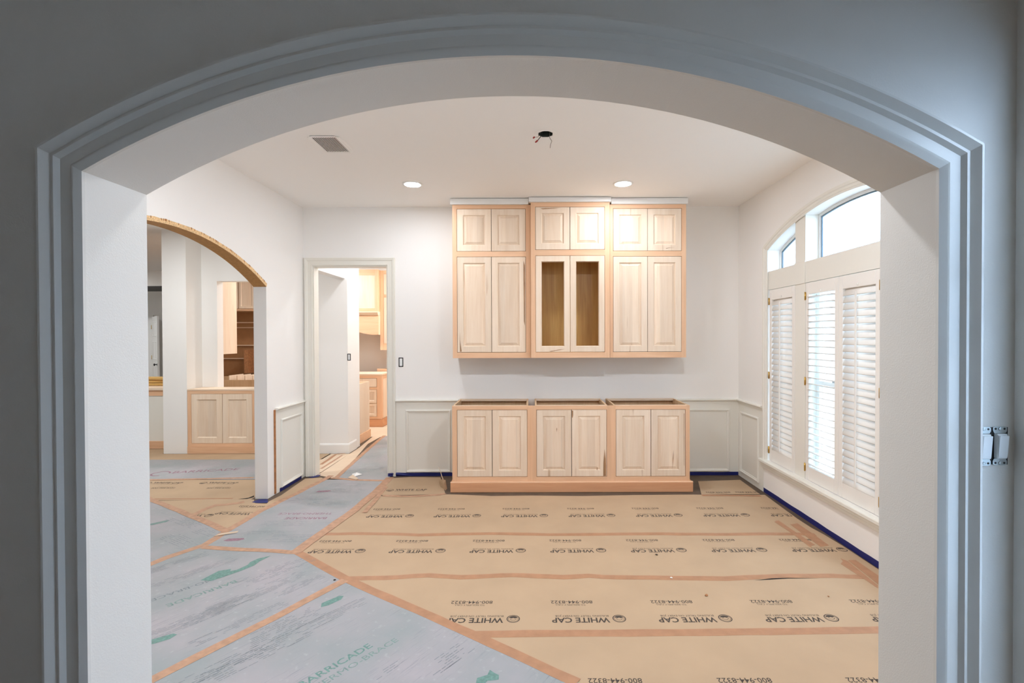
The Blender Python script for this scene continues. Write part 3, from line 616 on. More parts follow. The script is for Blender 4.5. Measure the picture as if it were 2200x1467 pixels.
def small_box(x0, x1, z0, z1, y, label):
    t = thing('outlet_box', label, 'electrical box', ((x0 + x1) / 2, y, z0), None)
    MB().rings([rect(x0, x1, z0, z1, i, y - v) for i, v in ((0, 0), (0, .003), (.010, .003), (.010, .0005))]).build('box_rim', M_BLACK, t)
    box('blank_insert', (x0 + .010, y - .002, z0 + .010), (x1 - .010, y - .0001, z1 - .010), M_PLASTIC, t)
    return t
a, b = at(856.6, 788, YB), at(866.4, 768, YB); small_box(a.x, b.x, a.z, b.z, YB, 'empty dark-rimmed wall box on the back wall right of the doorway')
a, b = sx(750, 774, -2.50), sx(752.5, 760, -2.50)
q0 = at(749.5, 774.5, Y2); q1 = at(753.5, 759.5, Y2); small_box(q0.x - .02, q1.x - .0, q0.z, q1.z, Y2, 'small dark-rimmed wall box on the white hall wall beyond the doorway')

# ------------------------------------------------------------------ floor covering: boards, paper sheets, tape
def W2(pts): return [(p.x, p.y) for p in pts]
def sheet(name, poly, z, th, m, rot, label, cat, group):
    """flat sheet given by floor points; its mesh lies in its own frame turned by rot degrees, so that grain and print follow the sheet"""
    cx = sum(p[0] for p in poly) / len(poly); cy = sum(p[1] for p in poly) / len(poly); a = math.radians(rot); ca, sa = math.cos(-a), math.sin(-a)
    loc = [((x - cx) * ca - (y - cy) * sa, (x - cx) * sa + (y - cy) * ca, 0) for x, y in poly]
    mb = MB().prism(loc, (0, 0, th)); o = mb.build(name, m); o.location = (cx, cy, z); o.rotation_euler = (0, 0, a); o['_w'] = (cx, cy, z); o['_rot'] = a; o['_top'] = z + th
    return tag(o, label, cat, group)
def F2(*pp): return W2([fl(*p) for p in pp])
J1, J2, J3, J4 = F2((640, 1187), (745, 1245), (1020, 1364), (1240, 1467))
def ext(a, b, y):                 # continue a line to depth y
    t = (y - a[1]) / (b[1] - a[1]); return (a[0] + (b[0] - a[0]) * t, y)
YE = 1.665
J5 = ext(J3, J4, YE)
T1a, T1b = F2((735, 1251), (330, 1461)); T1e = ext(T1a, T1b, YE)
T3l = F2((440, 1177))[0]; T4l = F2((325, 1211))[0]; T4e = ext(T3l, T4l, 2.75)
gB, gP, gT = 'blue-grey protection boards on the floor', 'brown builder paper sheets on the floor', 'brown paper tape strips on the floor'
BT = .003
b1 = sheet('protection_board', [J2, J3, J4, J5, T1e, T1b, T1a], -.0015, BT + .0015, M_BOARD, 56, 'blue-grey floor board nearest the camera with green BARRICADE print', 'floor board', gB)
b2 = sheet('protection_board', [J1, J2, T1a, T1b, T1e, (-2.56, YE), (-2.56, 2.44), (-3.2, 2.44), T4e, T4l, T3l], -.0015, BT + .0015, M_BOARD, 56, 'large scuffed grey floor board at left with a worn green swoosh', 'floor board', gB)
T5 = F2((636, 1186), (690, 1146), (760, 1096), (800, 1064), (836, 1028))
T4 = F2((440, 1174), (482, 1144), (560, 1097), (640, 1059), (700, 1030))
b3 = sheet('protection_board', [J1] + T5[1:4] + F2((829.5, 1034.5), (722, 1030.5), (701, 1031)) + T4[:4][::-1], -.0015, BT + .0015, M_BOARD, 0, 'narrow blue-grey floor board leading to the doorway with faded red print', 'floor board', gB)
b4 = sheet('protection_board', F2((724, 1029), (829, 1033.5), (838, 1024), (838, 1010), (850, 960), (853, 940), (826, 936), (800, 955), (762, 992)), -.0015, BT + .0015, M_BOARD, 75, 'grey floor board passing through the doorway into the hall', 'floor board', gB)
T6 = F2((325, 1076), (400, 1105), (488, 1142))
T6e = ext(T6[2], T6[0], 5.2)
b5 = sheet('protection_board', [T6[2], T6[1], T6[0], (-4.4, T6[0][1]), (-4.4, 3.2), (-2.95, 3.2), T4l, T3l], -.0015, BT + .0015, M_BOARD, 148, 'grey floor board lying through the unfinished arch beside the white jamb', 'floor board', gB)
b6 = sheet('protection_board', [(-6.8, 5.55), (-2.76, 5.55), (-2.76, 6.46), (-6.8, 6.46)], -.0015, BT + .0015, M_BOARD, 12, 'blue-grey floor board in front of the low cabinet in the left room', 'floor board', gB)
PT = .0010
def yat(py): return fl(CX, py).y
Y1, Y2s, Y3, Y4 = yat(1064.5), yat(1147.5), yat(1240.5), yat(1361)
def xt(poly, y):
    for a, b in zip(poly, poly[1:]):
        if (a[1] - y) * (b[1] - y) <= 0 and a[1] != b[1]: return a[0] + (b[0] - a[0]) * (y - a[1]) / (b[1] - a[1])
E5 = T5[::-1] + [J1, J2, J3, J4, J5]
def edge(ya, yb):               # left limit of the paper between two depths, far to near
    return [(xt(E5, ya), ya)] + [p for p in E5 if yb < p[1] < ya] + [(xt(E5, yb), yb)]
def right(ya, yb):              # ragged right limit beside the window wall
    pts = [(2.30, 5.6), (2.322, 5.2), (2.312, 4.9), (2.300, 4.6), (2.290, 4.3), (2.296, 4.1), (2.318, 3.95), (2.332, 3.75), (2.335, 3.5), (2.34, 3.0), (2.335, 2.4), (2.34, YE)]
    return [(xt(pts, yb), yb)] + [p for p in pts[::-1] if yb < p[1] < ya] + [(xt(pts, ya), ya)]
def wavy(xa, xb, y, amp, seed):
    r = random.Random(seed); n = 14
    return [(xa + (xb - xa) * (k + 1) / (n + 1), y + amp * (r.random() - .5)) for k in range(n)]
lab = ['brown paper sheet just in front of the base cabinets, farthest of the wide sheets', 'second wide brown paper sheet out from the base cabinets', 'third wide brown paper sheet out from the base cabinets, with largest full logos', 'nearest wide brown paper sheet, cut by the bottom of the view']
SH = []
for (ya, yb), lb in zip([(Y1, Y2s), (Y2s, Y3), (Y3, Y4), (Y4, YE)], lab):
    poly = edge(ya, yb) + right(ya, yb)
    if ya == Y1:                  # wavy far edge with a gap before the plinth
        poly += [(2.2, ya), (1.66, ya + .012), (1.6, ya + .015), (1.0, ya + .005), (.5, ya - .02), (0, ya + .0), (-.4, ya - .01), (-.7, ya + .03), (-.85, ya + .045), (-1.0, ya + .01), (-1.3, ya + .01)]
    SH.append(sheet('paper_sheet', poly, 0, PT, M_KRAFT, 0, lb, 'floor paper', gP))
s1l = sheet('paper_sheet', F2((838, 1027.5), (880, 1025), (946, 1025.5), (951, 1040), (957, 1062), (900, 1063), (812, 1064), (822, 1050)), .0012, PT, M_KRAFT, 0, 'small brown paper piece left of the base cabinets with upright print', 'floor paper', gP)
s1r = sheet('paper_sheet', F2((1500, 1034), (1590, 1031), (1633, 1062), (1507, 1062.5)), .0012, PT, M_KRAFT, 0, 'small brown paper piece in the room corner right of the base cabinets', 'floor paper', gP)
sL1 = sheet('paper_sheet', [(-6.8, 4.86), (-2.74, 4.84), (-2.74, 5.54), (-6.8, 5.54)], 0, PT, M_KRAFT, 0, 'brown paper sheet with upright print beyond the white arch jamb', 'floor paper', gP)
sL2 = sheet('paper_sheet', [T6[0], T6[1], T6[2]] + T4[1:] + F2((690, 1026), (656, 1028), (604, 1064), (578, 1077), (573, 1082), (548, 1081), (545, 1073)), .0002, PT, M_KRAFT, 0, 'brown paper piece wrapping round the foot of the white arch jamb', 'floor paper', gP)
sL3 = sheet('paper_sheet', [(-6.8, 6.47), (-2.72, 6.47), (-2.72, 6.775), (-4.68, 6.775), (-4.68, 6.785), (-4.70, 6.785), (-5.03, 6.79), (-5.03, 7.09), (-6.8, 7.09)], 0, PT, M_KRAFT, 0, 'brown paper strip along the foot of the low cabinet in the left room', 'floor paper', gP)
sH2 = sheet('paper_sheet', [(-2.74, 5.83), (-2.47, 5.83), (-2.47, 6.77), (-2.74, 6.77)], 0, PT, M_KRAFT2, 0, 'brown paper patch beside the hall, before the white baseboard', 'floor paper', gP)
sH = sheet('paper_sheet', F2((660, 1024), (724, 1026), (762, 991), (800, 954), (826, 935), (856, 940), (842, 920), (790, 920), (768, 955), (745, 970), (690, 973), (688, 1015)) if False else [(-2.46, 5.72), (-2.20, 5.58), (-2.28, 6.35), (-2.43, 7.4), (-2.40, 7.9), (-1.5, 8.0), (-1.5, 9.44), (-2.62, 9.44), (-2.62, 8.78), (-3.8, 8.78), (-3.8, 7.96), (-2.53, 7.93), (-2.47, 7.15), (-2.47, 6.79), (-2.46, 6.0)], .0000, PT, M_KRAFT2, 80, 'brown paper running from the hall into the kitchen', 'floor paper', gP)

def tape(pts, w, z, label, m=M_TAPE, jit=.004, seed=1, px=True):
    """strip of paper tape along floor points, slightly wavy, laid at height z"""
    r = random.Random(seed); P = [Vector((*p, 0)) for p in (F2(*pts) if px else pts)]
    Q = []
    for a, b in zip(P, P[1:]):
        n = max(2, int((b - a).length / .12)); Q += [a + (b - a) * k / n for k in range(n)]
    Q.append(P[-1]); L = []
    for i, p in enumerate(Q):
        t = (Q[min(i + 1, len(Q) - 1)] - Q[max(i - 1, 0)]).normalized(); nn = Vector((-t.y, t.x, 0)); j = nn * (r.random() - .5) * jit * 2; ww = w / 2 * (1 + (r.random() - .5) * .12)
        a, b = p + nn * ww + j, p - nn * ww + j
        L.append([(a.x, a.y, z), (a.x, a.y, z + .0004), (b.x, b.y, z + .0004), (b.x, b.y, z)])
    return tag(MB().rings(L, True, True).build('tape_strip', m), label, 'tape', gT)
tz = .0012
tape([(690, 1147.5), (760, 1146.5), (850, 1147.5), (900, 1149.5), (970, 1148), (1050, 1146), (1180, 1148.5), (1300, 1148), (1420, 1147), (1540, 1148.5), (1640, 1147), (1720, 1147.5), (1752, 1149)], .054, tz, 'tape seam between the farthest and second wide paper sheets', seed=2)
tape([(738, 1243), (800, 1242), (855, 1240), (920, 1236.5), (990, 1240.5), (1050, 1238), (1100, 1235.5), (1150, 1238), (1210, 1240), (1265, 1237.5), (1330, 1241), (1400, 1241), (1560, 1243.5), (1650, 1239), (1700, 1238), (1790, 1237.5), (1862, 1240)], .058, tz, 'wavy tape seam between the second and third wide paper sheets', seed=3)
tape([(1010, 1363), (1080, 1362), (1250, 1360.5), (1450, 1359.5), (1700, 1356.5), (1900, 1353.5)], .062, tz, 'straight tape seam nearest the camera across the brown paper', seed=4, jit=.0015)
tape([(822, 1065), (850, 1066), (900, 1066), (945, 1063), (956, 1060)], .05, .0024, 'short tape seam on the paper left of the plinth', M_TAPE2, seed=5)
tape([(1508, 1064.5), (1570, 1064.5), (1634, 1065.5)], .045, .0024, 'short tape seam on the paper right of the plinth', seed=6)
tape([(630, 1182), (690, 1215), (745, 1245), (800, 1270), (1020, 1366), (1240, 1468)] , .064, .0032, 'long diagonal tape strip between the blue boards and the brown paper', seed=7, jit=.002)
tape([(742, 1247), (600, 1322), (420, 1414), (300, 1476)], .062, .0037, 'long diagonal tape seam between the two nearest blue-grey boards', M_TAPE2, seed=8, jit=.003)
tape([(436, 1176), (520, 1181), (600, 1185), (645, 1188)], .058, .0037, 'short tape seam across the end of the narrow board', M_TAPE2, seed=9)
tape([(300, 1222), (360, 1198), (440, 1171), (482, 1145), (560, 1098), (640, 1059), (695, 1031), (712, 1022)], .066, .0032, 'long tape strip along the left edge of the narrow board', M_TAPE2, seed=10, jit=.005)
tape([(634, 1188), (690, 1147), (760, 1097), (800, 1064), (838, 1026)], .085, .0042, 'wide tape strip along the right edge of the narrow board', M_TAPE2, seed=11, jit=.004)
tape([(783, 1102), (800, 1082), (829, 1046)], .045, .0047, 'spare tape strip beside the tape right of the narrow board', M_TAPE2, seed=12)
tape([(300, 1064), (400, 1104), (490, 1143)], .062, .0042, 'slanting tape strip at left in the unfinished arch', M_TAPE2, seed=13)
tape([(300, 1031.5), (420, 1029.5), (545, 1026.5)], .05, .0032, 'tape seam at the near edge of the left room board', M_TAPE2, seed=14)
tape([(410, 1110), (440, 1095), (463, 1086), (500, 1082.5), (525, 1078.5)], .06, .0017, 'crooked tape strip on the paper before the white jamb', M_TAPE2, seed=15, jit=.01)
tape([(300, 1072), (420, 1071.5), (500, 1071)], .025, .0014, 'narrow brown tape line across the paper beyond the arch', seed=16)
tape([(712, 1027), (760, 1031.5), (834, 1033)], .055, .0037, 'tape seam on the boards across the doorway sill', M_TAPE2, seed=17)
tape([(722, 1027), (742, 1009), (800, 957), (826, 936)], .055, .0042, 'tape strip along the left edge of the hall board', M_TAPE2, seed=18)
tape([(690, 1007), (735, 978)], .03, .0012, 'thin tape line on the hall paper near the left jamb', M_TAPE2, seed=19)
tape([(690, 998), (722, 976), (742, 974)], .04, .0014, 'tape piece on the hall paper along the white baseboard', seed=20)
def patch(pts, z, label): 
    o = sheet('tape_strip', F2(*pts), z, .0004, M_TAPE, 0, label, 'tape', gT)
patch([(1664, 1121.5), (1667, 1119), (1673, 1118.5), (1700, 1137), (1751, 1171), (1743, 1173), (1744, 1177), (1738, 1174), (1700, 1145)], .0018, 'torn slanting tape piece crossing the seam, left of its twin')
patch([(1697, 1126), (1701, 1126.8), (1713, 1124.5), (1745, 1146), (1781, 1172), (1763, 1175), (1735, 1155)], .0020, 'torn slanting tape piece crossing the seam, right of its twin')
patch([(1806, 1200), (1822, 1206), (1886, 1258), (1886, 1264), (1850, 1240), (1806, 1211.5), (1811, 1206)], .0018, 'ragged lower tape piece at the foot of the window wall')
patch([(1822, 1204), (1838, 1203.5), (1887, 1237), (1887, 1256), (1850, 1226)], .0024, 'broad upper tape piece at the foot of the window wall')
# blue painter's tape at the foot of the walls
gK = "blue painter's tape at the wall foot"
def ptape(poly, d, label): return tag(MB().prism(poly, d).build('painters_tape', M_BLUE), label, 'tape', gK)
def strip(y0, y1, n, lo, hi, seed, f):
    r = random.Random(seed); P = [y0 + (y1 - y0) * k / n for k in range(n + 1)]
    return [f(p, lo) for p in P] + [f(p, hi + .004 * r.random()) for p in P[::-1]]
ptape(strip(1.75, 5.675, 30, -.0015, .042, 1, lambda a, z: (XR - .0005, a, z)), (-.0015, 0, 0), "dark blue painter's tape along the foot of the window wall")
ptape(strip(1.62, XR - .004, 8, -.0015, .034, 2, lambda a, z: (a, YB - .0055, z)), (0, -.0015, 0), "dark blue painter's tape on the back wall right of the cabinets")
ptape(strip(-1.63, -.83, 8, -.0015, .036, 3, lambda a, z: (a, YB - (.0055 if a > -1.54 else .0285), z)), (0, -.0015, 0), "dark blue painter's tape on the back wall left of the cabinets")
ptape(strip(5.10, 5.58, 8, -.0015, .034, 4, lambda a, z: (XL + .0055, a, z)), (.0015, 0, 0), "dark blue painter's tape under the left wainscot panel")
ptape([(x, y, .0016) for x, y in F2((662, 1025.5), (676, 1022), (690, 1019.5), (684, 1024), (672, 1026.5))], (0, 0, .0006), "scrap of blue tape at the foot of the left door casing")
ptape([(x, y, .0020) for x, y in F2((541, 1079), (556, 1073), (575, 1072), (575.5, 1080), (552, 1081))], (0, 0, .0006), "blue tape square on the floor at the foot of the white arch jamb")

# ------------------------------------------------------------------ print on the sheets
def text_mesh(s, h, w=None, bold=0.0, align='left'):
    cu = bpy.data.curves.new('t', 'FONT'); cu.body = s; cu.size = 1; cu.offset = bold; cu.resolution_u = 2
    ob = bpy.data.objects.new('t', cu); COL.objects.link(ob); dg = bpy.context.evaluated_depsgraph_get()
    me = bpy.data.meshes.new_from_object(ob.evaluated_get(dg)); bpy.data.objects.remove(ob); bpy.data.curves.remove(cu)
    V = [v.co.copy() for v in me.vertices]; Fs = [tuple(p.vertices) for p in me.polygons]; bpy.data.meshes.remove(me)
    x0 = min(v.x for v in V); x1 = max(v.x for v in V); y0 = min(v.y for v in V); y1 = max(v.y for v in V)
    ky = h / (y1 - y0); kx = w / (x1 - x0) if w else ky; sh = {'left': 0, 'center': -(x1 - x0) * kx / 2, 'right': -(x1 - x0) * kx}[align]
    return [((v.x - x0) * kx + sh, (v.y - y0) * ky, 0) for v in V], Fs
def mesh_of(parts, name, m):
    mb = MB()
    for (vs, fs), dx, dy in parts: mb.add([(x + dx, y + dy, 0) for x, y, z in vs], fs)
    me = bpy.data.meshes.new(name); me.from_pydata(mb.v, [], mb.f); me.materials.append(m); return me
def annulus(r0, r1, a0=0, a1=2 * math.pi, n=28, cx=0, cy=0):
    vs = []; fs = []
    for i in range(n + 1):
        a = a0 + (a1 - a0) * i / n; vs += [(cx + r0 * math.cos(a), cy + r0 * math.sin(a), 0), (cx + r1 * math.cos(a), cy + r1 * math.sin(a), 0)]
    for i in range(n): fs.append((2 * i, 2 * i + 1, 2 * i + 3, 2 * i + 2))
    return vs, fs
emblem = [(annulus(.0320, .0375), 0, 0), (annulus(.0265, .0285), 0, 0), (annulus(.0085, .0265, math.radians(205), math.radians(335), 16), 0, .0), (annulus(.016, .019, math.radians(10), math.radians(170), 16), 0, -.004)]
LOGO = mesh_of(emblem + [(text_mesh('WHITE CAP', .050, .322, .022), .055, -.010), (text_mesh('BUILDING TRUST ON EVERY JOB', .022, .300, .006), .056, -.040)], 'printed_logo', M_INK)
PHONE = mesh_of([(text_mesh('800-944-8322', .034, .247, .008, 'center'), 0, -.018), (text_mesh('TO RESUPPLY CALL', .016, .18, .0, 'center'), .01, .022)], 'printed_phone_number', M_INK)
def put(me, name, par, x, y, rot, clip=None):
    """print lies on a sheet, a hair above it; clip = largest x of the paper there"""
    z = par['_top'] + {'fine_print': .0008, 'printed_mark': .0006, 'printed_swoosh': .0007}.get(name, .0003); a = rot - par['_rot']
    if clip is not None:
        bm = bmesh.new(); bm.from_mesh(me); n = Vector((math.cos(-rot), math.sin(-rot), 0)); 
        bmesh.ops.bisect_plane(bm, geom=bm.verts[:] + bm.edges[:] + bm.faces[:], plane_co=n * (clip - x), plane_no=n, clear_outer=True)
        me2 = bpy.data.meshes.new(name); bm.to_mesh(me2); bm.free(); me2.materials.append(me.materials[0]); me = me2
        if not me.polygons: return
    d = Vector((x - par['_w'][0], y - par['_w'][1], z - par['_w'][2])); d.rotate(Matrix.Rotation(-par['_rot'], 3, 'Z'))
    o = link(name, me, par, d); o.rotation_euler = (0, 0, a); return o
PI = math.pi
ylog = [yat(1107.5), yat(1182.5), yat(1329.5), 2.075]; yph = [yat(1093), yat(1161.5), yat(1294), yat(1463.5)]
x0s = [-1.081, -1.269, -.107, .63]
for i, s in enumerate(SH):
    x = x0s[i]; k = 0
    while x < 2.72:
        put(LOGO, 'printed_logo', s, x, ylog[i], PI, clip=(2.28, 2.32, 2.33, 2.33)[i] if x > 2.2 else None)
        xp = x - .252
        if xp > xt(E5, yph[i]) + .16: put(PHONE, 'printed_phone_number', s, xp, yph[i], PI, clip=(2.25, 2.30, 2.33, 2.33)[i] if xp > 2.1 else None)
        x += .5925
p = fl(838, 1053.5); put(LOGO, 'printed_logo', s1l, p.x, p.y, 0)
p = fl(1606, 1057.5); put(PHONE, 'printed_phone_number', s1r, p.x, p.y, PI); p = fl(1530, 1058); put(PHONE, 'printed_phone_number', s1r, p.x + .06, p.y, PI)
for px in (437, 318): 
    p = fl(px, 1037.5); put(LOGO, 'printed_logo', sL1, p.x, p.y, math.radians(-3)); p = fl(px + 33, 1048.5); put(PHONE, 'printed_phone_number', sL1, p.x, p.y, 0)
p = fl(449, 1107.5); put(LOGO, 'printed_logo', sL2, p.x, p.y, math.radians(176)); p = fl(552, 1103.5); put(LOGO, 'printed_logo', sL2, p.x, p.y, math.radians(176)); p = fl(541, 1088); put(PHONE, 'printed_phone_number', sL2, p.x, p.y, math.radians(176))
def gap(par, pts):                # dark sliver laid on top, the painted shade under a lifted seam
    mb = MB().prism([(p.x, p.y, .0019) for p in [fl(*q) for q in pts]], (0, 0, .0002)); par2 = par
    o = mb.build('seam_shade', M_GAP_SHADE); o.parent = par2; o.matrix_parent_inverse = Matrix.Translation((-par['_w'][0], -par['_w'][1], -par['_w'][2]))
gap(SH[2], [(1622, 1247), (1658, 1242.6), (1692, 1241.6), (1760, 1242.6), (1692, 1243.2), (1655, 1245.6)])
gap(sL1, [(512, 1072.5), (534, 1069.5), (546, 1064.5), (546, 1068), (531, 1072)])
# boards: green and red brand print, worn fine print, stains
def onboard(par, parts, name, px, py, deg, m):
    me = mesh_of(parts, name, m); p = fl(px, py); return put(me, name, par, p.x, p.y, math.radians(deg))
TB = [(text_mesh('BARRICADE', .046, .378, .014, 'right'), 0, 0)]; TT = [(text_mesh('THERMO-BRACE', .037, .505, 0.0, 'right'), 0, -.006)]
onboard(b1, TB, 'printed_brand', 802, 1390, 53, M_GREEN); onboard(b1, TT, 'printed_brand', 856, 1376, 53, M_GREEN2)
onboard(b2, TB, 'printed_brand', 355, 1300, 232, M_GREEN2); onboard(b2, TT, 'printed_brand', 322, 1290, 232, M_GREY)
onboard(b3, [(text_mesh('BARRICADE', .05, .36, .012), 0, 0)], 'printed_brand', 704, 1111.5, 180, M_RED); onboard(b3, [(text_mesh('THERMO-BRACE', .045, .48, 0.0), 0, 0)], 'printed_brand', 716, 1102, 180, M_RED)
def blob(pts): 
    return (pts and [(x, y, 0) for x, y in pts], [tuple(range(len(pts)))])
sw = [(-.20, -.03), (-.15, -.085), (-.06, -.07), (.03, -.05), (.11, -.02), (.16, .03), (.24, .075), (.16, .085), (.10, .055), (.08, .02), (.01, -.015), (-.03, -.01), (-.02, .025), (-.09, .045)]
onboard(b2, [(blob(sw), 0, 0)], 'printed_swoosh', 505, 1224, 40, M_GREEN)
sb = [(-.07, -.02), (-.03, -.03), (.05, -.02), (.08, .01), (.06, .03), (.0, .025), (-.05, .02)]
onboard(b1, [(blob(sb), 0, 0)], 'printed_mark', 712, 1293, 45, M_GREEN); onboard(b2, [(blob(sb), 0, 0)], 'printed_mark', 340, 1376, 30, M_GREEN); onboard(b5, [(blob(sb), 0, 0)], 'printed_mark', 340, 1124, 40, M_GREEN2)
onboard(b1, [(blob([(-.06, -.03), (-.02, -.035), (.0, -.02), (.05, -.03), (.06, .0), (.045, .02), (.03, .05), (.01, .02), (-.04, .015)]), 0, 0)], 'printed_mark', 1045, 1458, 20, M_GREEN)
onboard(b3, [(blob(sb), 0, 0)], 'printed_mark', 502, 1160, 0, M_RED); onboard(b3, [(blob(sb), 0, 0)], 'printed_mark', 694, 1056, 0, M_RED); onboard(b6, [(blob([(x * 4, y * 3) for x, y in sb]), 0, 0)], 'printed_mark', 352, 1017, 15, M_RED) if False else None
onboard(b6, [(annulus(.08, .10, 0, 5, 20), 0, 0), (text_mesh('BARRICADE', .10, .7, .006), .12, -.02)], 'printed_brand', 345, 1018, 12, M_RED)
def fine(par, px, py, deg, n, length, gap=.016, m=M_GREY, seed=0):
    """rows of worn, unreadable fine print"""
    r = random.Random(seed + int(px * 7 + py)); mb = MB()
    for k in range(n):
        x = -length / 2 + r.random() * .05
        while x < length / 2:
            l = .01 + .04 * r.random()
            if r.random() < .62: mb.add([(x, k * gap, 0), (x + l, k * gap, 0), (x + l, k * gap + .0028, 0), (x, k * gap + .0028, 0)], [(0, 1, 2, 3)])
            x += l + .006
    me = bpy.data.meshes.new('fine_print'); me.from_pydata(mb.v, [], mb.f); me.materials.append(m); p = fl(px, py); o = put(me, 'fine_print', par, p.x, p.y, math.radians(deg)); o['kind'] = 'stuff'
for px, py, n, l in ((420, 1235, 6, .5), (600, 1235, 9, .45), (560, 1280, 8, .6), (470, 1320, 7, .4), (400, 1350, 8, .5), (650, 1262, 5, .3), (380, 1215, 6, .4), (520, 1345, 5, .5)): fine(b2, px, py, 55, n, l)
for px, py, n, l in ((620, 1360, 10, .4), (560, 1420, 8, .5), (480, 1445, 7, .4), (720, 1330, 6, .4), (985, 1420, 7, .16), (825, 1452, 3, .14), (950, 1445, 2, .12)): fine(b1, px, py, 53, n, l)
for px, py, n, l in ((720, 1060, 8, .5), (700, 1085, 5, .4), (600, 1130, 6, .35), (620, 1165, 8, .4), (740, 1045, 6, .4), (660, 1075, 4, .3), (560, 1150, 5, .3)): fine(b3, px, py, 0, n, l, .02)
for px, py, n, l in ((380, 1125, 7, .4), (430, 1150, 6, .3), (360, 1165, 7, .3)): fine(b5, px, py, -30, n, l, .02)
for px, py, n, l in ((450, 1005, 6, .8), (400, 995, 5, .7), (500, 1018, 5, .6)): fine(b6, px, py, 12, n, l, .05)
for px, py, n, l in ((780, 1010, 6, .4), (800, 985, 6, .4)): fine(b4, px, py, 10, n, l, .03)

# ------------------------------------------------------------------ scraps and crumbs on the floor
p = fl(762, 1026)
sc_ = tag(MB().prism([(p.x - .07, p.y - .02, .006), (p.x + .05, p.y - .10, .006), (p.x + .07, p.y - .08, .012), (p.x - .04, p.y + .05, .020)], (0, 0, .0012)).build('paper_scrap', M_KRAFT2), 'small torn paper scrap lying on the boards at the doorway', 'scrap')
p = fl(763, 1023)
tag(MB().prism([(p.x - .06, p.y + .06, .010), (p.x - .005, p.y - .03, .004), (p.x + .07, p.y + .04, .012), (p.x - .0, p.y + .05, .030)], (0, 0, .0012)).build('paper_scrap', M_WHITE), 'pale folded paper scrap just behind the other scrap at the doorway', 'scrap')
p = fl(484, 1151)
tag(MB().prism([(p.x - .08, p.y - .02, .005), (p.x + .07, p.y + .04, .010), (p.x + .075, p.y + .055, .018), (p.x - .05, p.y + .02, .012)], (0, 0, .001)).build('paper_scrap', M_KRAFT2), 'curled paper flake on the tape left of the narrow board', 'scrap')
# torn, curled sheet end standing up beside the plinth
def T(px, py, y): return at(px, py, y)
tp = thing('torn_paper', 'torn curled brown paper standing against the left end of the plinth', 'scrap', tuple(fl(955, 1060)))
yy = 5.22
loops = [[T(943, 1033, yy + .05), T(950, 1029, yy + .0), T(957, 1031, yy + .02)], [T(945.5, 1043, yy + .04), T(953, 1040, yy - .03), T(959.5, 1044, yy)], [T(950, 1053, yy), T(956, 1050, yy - .07), T(961.5, 1055, yy - .05)], [T(956, 1061, yy - .08), T(959, 1060.5, yy - .11), T(962, 1062, yy - .12)]]
m = MB(); m.rings([[tuple(p) for p in L] + [tuple(p + Vector((.001, .003, -.001))) for p in L[::-1]] for L in loops], True, True); m.build('curled_sheet', M_KRAFT, tp)
MB().tube([T(942, 1004, yy + .1), T(946, 1012, yy + .08), T(949, 1022, yy + .05), T(952, 1030, yy + .02)], [.0012, .003, .004, .006]).build('twisted_strand', M_KRAFT2, tp)
for px, py, m_, r_, lb in ((1442, 1241.5, M_WHITE, .008, 'white crumb on the wavy tape seam'), (1411, 1192, M_BLACK, .009, 'black flake below a printed logo on the second wide sheet'), (1518, 1279, M_CUT, .011, 'brown crumb on the third wide paper sheet'), (719, 1246, M_BLACK, .009, 'black flake at the corner of the large left board'), (1780, 1281, M_CUT, .006, 'tiny brown crumb on the third sheet near the window wall')):
    p = fl(px, py, .003); bm = bmesh.new(); bmesh.ops.create_icosphere(bm, subdivisions=1, radius=r_)
    rr = random.Random(int(px))
    for v in bm.verts: v.co = Vector((v.co.x * (.7 + .8 * rr.random()), v.co.y * (.7 + .8 * rr.random()), v.co.z * .35))
    me = bpy.data.meshes.new('crumb'); bm.to_mesh(me); bm.free(); me.materials.append(m_); o = link('crumb', me, None, (p.x, p.y, .002 + r_ * .4)); tag(o, lb, 'debris')

# ------------------------------------------------------------------ left room, seen through the unfinished arch
def X_(px, y): return (px - CX) * y / F
def Z_(py, y): return H - (py - HZ) * y / F
y = Y2
t = thing('low_cabinet', 'low raw maple cabinet with two doors below the kitchen pass-through', 'cabinet', (-4.22, 6.95, 0))
xa, xb = -4.685, -3.765; zt = Z_(837, y); zb = Z_(957.5, y)
D = [X_(409.7, y), X_(475.6, y), X_(476.6, y), X_(540, y)]; dz1, dz0 = Z_(844.5, y), Z_(950.3, y)
box('stile', (xa, y, zb), (D[0] - .003, y + .02, zt), M_FRAME_V, t); box('stile', (D[3] + .003, y, zb), (xb, y + .02, zt), M_FRAME_V, t)
box('top_rail', (D[0] - .003, y, dz1 + .003), (D[3] + .003, y + .02, zt), M_FRAME_H, t); box('bottom_rail', (D[0] - .003, y, zb), (D[3] + .003, y + .02, dz0 - .003), M_FRAME_H, t)
box('top_board', (xa, y - .004, zt + .0005), (xb, 7.118, zt + .018), M_DOOR_H, t)
box('carcass', (xa, y + .025, .11), (xb, 7.115, zt - .001), M_PLY, t)
box('base_board', (xa, y - .012, .001), (xb, y + .02, zb - .001), M_FRAME_H, t)
flat_door(t, D[0], D[1], dz0, dz1, y + .001, .085); flat_door(t, D[2], D[3], dz0, dz1, y + .001, .085)
